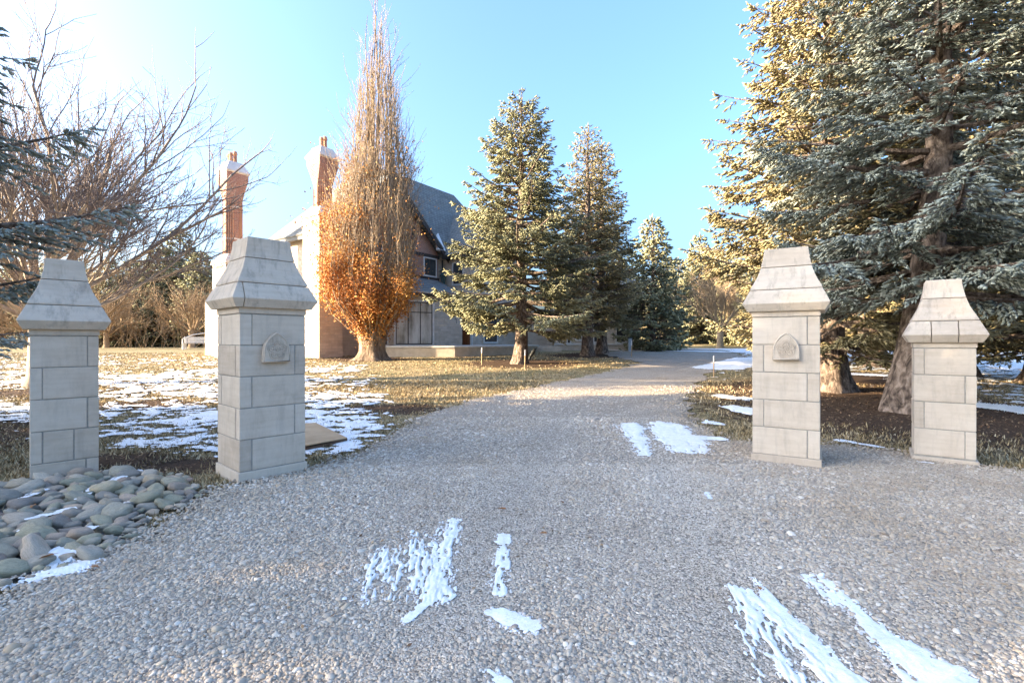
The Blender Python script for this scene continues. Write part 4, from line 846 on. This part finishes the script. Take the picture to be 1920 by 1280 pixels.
# ---- bare broadleaf trees
def grow(seed, base, limbs, levels, length, rad0, fork, up, spread, ratio, pts=5, wig=.10, kmax=(7, 6, 5, 4, 3, 3)):
    """list of levels; each level is (N, pts, 3) polylines with radii"""
    r = np.random.default_rng(seed); out = []
    P0, D0, L0, R0_ = limbs
    for lv_ in range(levels):
        n = len(P0); t = np.linspace(0, 1, pts); P = np.zeros((n, pts, 3)); P[:, 0] = P0; d = D0.copy()
        for i in range(1, pts):
            d = d + r.normal(0, wig, (n, 3)) + np.array([0, 0, up[lv_]]) / pts; d /= np.linalg.norm(d, axis=1, keepdims=True); P[:, i] = P[:, i - 1] + d * (L0 / (pts - 1))[:, None]
        tip = .62 if lv_ < levels - 1 else .45
        Rr = R0_[:, None] * (1 - (1 - tip) * t); out.append((P, Rr))
        if lv_ == levels - 1: break
        k = fork[lv_]; nb = n * k; src = np.repeat(np.arange(n), k)
        tt = r.uniform(.28, 1, nb); tt[::k] = 1.0; seg = np.minimum((tt * (pts - 1)).astype(int), pts - 2); fr = tt * (pts - 1) - seg
        P0 = P[src, seg] * (1 - fr)[:, None] + P[src, seg + 1] * fr[:, None]; dd = P[src, seg + 1] - P[src, seg]; dd /= np.linalg.norm(dd, axis=1, keepdims=True)
        q = r.normal(0, 1, (nb, 3)); q -= (q * dd).sum(1, keepdims=True) * dd; q /= np.linalg.norm(q, axis=1, keepdims=True)
        sp = spread[lv_] * r.uniform(.6, 1.3, nb); sp[::k] *= .35
        D0 = dd + q * np.tan(np.clip(sp, 0, 1.2))[:, None]; D0 /= np.linalg.norm(D0, axis=1, keepdims=True)
        L0 = L0[src] * ratio[lv_] * r.uniform(.6, 1.15, nb) * np.where(tt > .99, 1.1, 1.1 - .3 * tt); R0_ = R0_[src] * np.where(tt > .99, tip, tip * .72) 
    return out
def bare_tree(name, label, cat, x, y, mat, H, nl, seed, spreadang=(.35, 1.15), levels=5, fork=(5, 4, 4, 3), group=None, trunk_h=1.7, trunk_r=.26, twig=.9, wig=.10, up=(.35, .3, .25, .3, .35), lenf=.42, twig_mat=None):
    t = thing(name, label, cat, (x, y, ground_at(x, y) - .02), 0, group); r = np.random.default_rng(seed)
    tr = Acc(); tr.tubes([[(0, 0, -.3), (0, 0, 0), (.02, 0, .25), (0.03, 0.02, trunk_h * .6), (.02, .05, trunk_h), (0, .05, trunk_h * 1.18)]], [[trunk_r * 1.7, trunk_r * 1.5, trunk_r * 1.1, trunk_r, trunk_r * 1.08, trunk_r * .7]], 12)
    tr.obj('trunk', mat, t, smooth=True, fix=False)
    az = np.arange(nl) * 2.399 + r.normal(0, .2, nl); el = r.uniform(spreadang[0], spreadang[1], nl)
    D = np.stack([np.sin(el) * np.cos(az), np.sin(el) * np.sin(az), np.cos(el)], -1); P = np.stack([.1 * np.cos(az), .1 * np.sin(az), trunk_h * r.uniform(.75, 1.1, nl)], -1)
    lv_ = grow(seed, None, (P, D, np.full(nl, H * lenf) * r.uniform(.8, 1.15, nl), trunk_r * r.uniform(.24, .38, nl)), levels, H, .2, fork, up, (.55, .6, .7, .75, .7), (.62, .62, .6, .62, .6), wig=wig)
    lb = Acc(); tw = Acc()
    for i, (Pp, Rr) in enumerate(lv_): (lb if i < 2 else tw).tubes(Pp, np.maximum(Rr, .0042 * twig), (8, 6, 4, 3, 3, 3)[i])
    link('limbs', lb.mesh('limbs', True), mat, t); link('twigs', tw.mesh('twigs', True), twig_mat or mat, t)
    return t, lv_
bt_ = G(92, 672); bare_tree('bare_tree', 'wide spreading bare tree with many forked limbs above the left pillar', 'bare tree', -14.3, 15.0, bark_pale, 9.8, 20, 5, (.2, 1.12), 5, (7, 6, 4, 4), None, 2.3, .25, 1.6, wig=.06, up=(.22, .2, .25, .3, .4), twig_mat=twig_dark, lenf=.37)
brown = simple('brown_twigs', [(.3, (.20, .135, .075)), (.7, (.36, .26, .16))], 6, .9)
g = G(283, 651); far_bare, _ = bare_tree('bare_tree', 'round bare brown tree with leaning fork, standing alone on the far left lawn', 'bare tree', g[0], 44.0, brown, 7.6, 11, 8, (.2, 1.25), 5, (6, 5, 4, 3), None, 1.9, .30, 2.6)
for px, Y, sc, lab in ((60, 50, .8, 'bushy bare tree at the far left behind the shorter left pillar'), (1350, 47, .95, 'pale sunlit bare tree on the far bank left of the right pillar'), (1335, 62, 1.2, 'taller bare tree behind the pale bank tree'), (1405, 50, 1.0, 'bare tree on the bank close to the tall right pillar'), (200, 50, .75, 'small bare tree between the left pillars at the wood edge'), (360, 50, .9, 'bare tree before the far spruces left of the house'), (1300, 68, .9, 'small bare tree at the far end of the drive')):
    x = (px - CX) / F * Y; dup(far_bare, (x, Y, ground_at(x, Y)), Y * 1.7, sc, lab, 'bare trees at the edge of the far wood')

# ---- columnar oak keeping its rust leaves
go = G(698, 674); oak = thing('columnar_oak', 'tall columnar oak of upright bare stems with rust orange leaves on its lower half', 'oak tree', (go[0], go[1], ground_at(*go) - .05))
r = np.random.default_rng(3)
tr = Acc(); kk = 20; aa = np.arange(kk) * 2 * math.pi / kk; rings = []
for z, q, fl in ((-.3, 1.3, .3), (0, 1.0, .25), (.2, .78, .16), (.5, .66, .10), (.9, .64, .10), (1.3, .72, .12), (1.7, .7, .2), (2.0, .3, .3)):
    rings.append([(q * (1 + fl * math.sin(5 * b_ + 1) + .5 * fl * math.sin(9 * b_)) * math.cos(b_), q * (1 + fl * math.sin(5 * b_ + 1) + .5 * fl * math.sin(9 * b_)) * math.sin(b_), z) for b_ in aa])
tr.loft(rings); tr.obj('trunk', simple('oak_trunk_bark', [(.34, (.09, .062, .042)), (.5, (.21, .15, .10)), (.68, (.34, .255, .175))], 7, .95, (14, 1.0, .08), stretch=(1, 1, .3), detail=8), oak, smooth=True)
env_z = np.array([0, 1.6, 3.0, 5, 8, 11, 13, 15, 17, 19, 20.6, 21.2]); env_r = np.array([.5, 1.5, 2.45, 2.65, 2.2, 1.8, 1.65, 1.55, 1.3, 1.0, .55, .1])
ns = 110; az = r.uniform(0, 6.28, ns); f = np.sqrt(r.uniform(0, 1, ns)); topz = np.interp(f, [0, .3, .6, .85, 1], [21, 19.0, 15, 12.2, 9.5]) * r.uniform(.84, 1.03, ns)
m = 14; t = np.linspace(0, 1, m); Z = 1.1 + (topz[:, None] - 1.1) * t
on = r.uniform(1.3, 5.2, ns)[:, None]; sm_ = np.clip((Z - .9) / on, 0, 1); sm_ = sm_ * sm_ * (3 - 2 * sm_)
rr = (f[:, None] * np.interp(Z, env_z, env_r) * (.35 + .65 * sm_)) * np.where(t < .9, 1, .96)
wob = np.cumsum(r.normal(0, .055, (ns, m, 2)), 1); wob -= wob[:, :1]
a_t = az[:, None] + np.cumsum(r.normal(0, .03, (ns, m)), 1)
SP = np.stack([rr * np.cos(a_t) + wob[..., 0] + .35 * np.clip((Z - 5) / 5, 0, 1), rr * np.sin(a_t) + wob[..., 1], Z], -1)
SR = (.025 + .07 * (1 - f))[:, None] * np.clip(1 - t, 0, 1) ** .8 + .010
st = Acc(); st.tubes(SP, SR, 5); link('stems', st.mesh('stems', True), bark_oak, oak)
nt_ = ns * 23; si = np.repeat(np.arange(ns), 23); tt = r.uniform(.05, 1, nt_); seg = np.minimum((tt * (m - 1)).astype(int), m - 2); fr = tt * (m - 1) - seg
Pt = SP[si, seg] * (1 - fr)[:, None] + SP[si, seg + 1] * fr[:, None]
o_ = Pt[:, :2] / (np.linalg.norm(Pt[:, :2], axis=1, keepdims=True) + .05) * .5 + r.normal(0, .55, (nt_, 2))
Dt = np.concatenate([o_ * .42, np.full((nt_, 1), 1.)], 1); Dt /= np.linalg.norm(Dt, axis=1, keepdims=True)
lim = np.interp(Pt[:, 2], env_z, env_r)
k_ = np.linalg.norm(Pt[:, :2], axis=1) < lim + .4
Pt, Dt = Pt[k_], Dt[k_]; nt_ = len(Pt)
tl = grow(9, None, (Pt, Dt, r.uniform(.6, 1.5, nt_), np.full(nt_, .014)), 2, 1, .1, (3,), (.35, .3), (.42,), (.6,), pts=4, wig=.13)
tw = Acc()
for (Pp, Rr), k_, mn in zip(tl, (3, 3), (.0085, .0065)): tw.tubes(Pp, np.maximum(Rr, mn), k_)
link('twigs', tw.mesh('twigs', True), bark_oak, oak)
# leaves on the lower half, reaching higher on the left
sq_ = r.integers(0, m - 1, 16000); sn_ = r.integers(0, ns, 16000); sf_ = r.random(16000)[:, None]; sp_ = SP[sn_, sq_] * (1 - sf_) + SP[sn_, sq_ + 1] * sf_
sp_ = sp_[sp_[:, 2] < 7] + np.concatenate([r.normal(0, .16, (int((sp_[:, 2] < 7).sum()), 2)), np.zeros((int((sp_[:, 2] < 7).sum()), 1))], 1)
allp = np.concatenate([tl[0][0].reshape(-1, 3), tl[1][0].reshape(-1, 3), sp_])
lim_z = 6.6 - .75 * allp[:, 0] + 1.8 * (vnoise(allp[:, 0] * 1.2 + 9, allp[:, 2] * .8, 4) - .5) * 2
pk = np.clip((lim_z + .6 - allp[:, 2]) / 4.2, 0, 1) ** 1.3 * (allp[:, 2] > 1.15) * np.clip(1.5 - .12 * allp[:, 2], .6, 1.5) * np.clip(.40 + .9 * vnoise(allp[:, 0] * 1.1 + 20, allp[:, 2] * 1.3 + allp[:, 1], 8), 0, 1) * (.35 + .65 * np.clip(np.linalg.norm(allp[:, :2], axis=1) / 2.2, 0, 1)) + .02 * (allp[:, 2] < 12)
cand = allp[r.random(len(allp)) < pk * 1.6]; LP = np.repeat(cand, 4, 0) + r.normal(0, .13, (len(cand) * 4, 3)); nL = len(LP)
bulge = .75 + .62 * vnoise(np.arctan2(LP[:, 1], LP[:, 0]) * 2.2 + 20, LP[:, 2] * 1.1, 77); LP[:, 0] = .15 + (LP[:, 0] - .15) * bulge; LP[:, 1] *= bulge; LP[:, 2] += r.normal(0, .12, nL)
U = r.normal(0, 1, (nL, 3)); U[:, 2] -= .5; U /= np.linalg.norm(U, axis=1, keepdims=True); W = np.cross(U, r.normal(0, 1, (nL, 3))); W /= np.linalg.norm(W, axis=1, keepdims=True); K = np.cross(U, W)
s_ = r.uniform(.055, .115, nL)[:, None]
LV = np.stack([LP, LP + U * s_ * .55 + W * s_ * .42 + K * s_ * .15, LP + U * s_ * 1.15, LP + U * s_ * .55 - W * s_ * .42 + K * s_ * .15], 1).reshape(-1, 3)
b4 = np.arange(nL)[:, None] * 4; LT = np.concatenate([b4 + [0, 1, 2], b4 + [0, 2, 3]])
clump = vnoise(LP[:, 0] * .9 + 3, LP[:, 2] * .9 + LP[:, 1] * .5, 12)
leaf_oak = simple('rust_oak_leaves', [(.1, (.24, .085, .025)), (.38, (.42, .16, .035)), (.62, (.56, .26, .06)), (.9, (.64, .40, .15))], 1.5, .7, None, var=1.0)
link('leaves', mesh('leaves', LV, LT, var=np.repeat(np.clip(.55 * clump + .45 * r.random(nL), 0, 1), 4)), leaf_oak, oak)

# ---- brush at the edge of the woods, and a bank of far forest closing the view
def brush(name, label, x0, x1, y0, y1, n, h, stops):
    X = r.uniform(x0, x1, n); Y = r.uniform(y0, y1, n); P = np.stack([X, Y, gz(X, Y) - .05], -1)
    d = np.stack([r.normal(0, .35, n), r.normal(0, .35, n), np.ones(n)], -1); d /= np.linalg.norm(d, axis=1, keepdims=True)
    lv_ = grow(4, None, (P, d, h * r.uniform(.5, 1.1, n), np.full(n, .03)), 3, 1, .1, (4, 4), (.1, .1, .1), (.6, .7), (.55, .5), pts=4, wig=.15)
    a = Acc()
    for Pp, Rr in lv_: a.tubes(Pp, np.maximum(Rr, .012), 3)
    o = link(name, a.mesh(name), simple(name + '_twigs', stops, 1, .9)); o['kind'] = 'stuff'; o['label'] = label; return o
brush('undergrowth', 'tan leafless undergrowth along the wood behind the left lawn', -62, -24, 51, 64, 480, 3.2, [(.3, (.20, .13, .07)), (.7, (.38, .27, .16))])
brush('undergrowth', 'pale sunlit undergrowth along the wood beyond the drive', 8, 60, 58, 80, 480, 4.5, [(.3, (.24, .17, .08)), (.7, (.44, .33, .19))])
V_ = Acc()
for i in range(420):
    an = r.uniform(-1.25, 1.25); D_ = r.uniform(84, 110); x = D_ * math.sin(an) * 1.1; y = D_ * math.cos(an) + 5; h = r.uniform(6, 10.5); w_ = h * .26; z = ground_at(x, y)
    if y < 50: continue
    lay = 7
    for q in range(lay):
        k = 7; b_ = np.arange(k) * 2 * math.pi / k + r.uniform(0, 6); zz = z + h * (q / lay); rq = w_ * (1 - q / lay) * r.uniform(.7, 1.25, k)
        V_.add(np.concatenate([np.stack([x + rq * np.cos(b_), y + rq * np.sin(b_), zz - .03 * h + r.normal(0, .08 * h / 8, k)], -1), [[x, y, zz + h * .26]]]), T=[(j, (j + 1) % k, k) for j in range(k)], var=r.random())
fw_ = link('far_forest', V_.mesh('far_forest'), needles('far_forest_needles', (.05, .055, .03), (.10, .10, .055), (.17, .15, .08))); fw_['kind'] = 'stuff'; fw_['label'] = 'far dark conifer wood on the horizon'
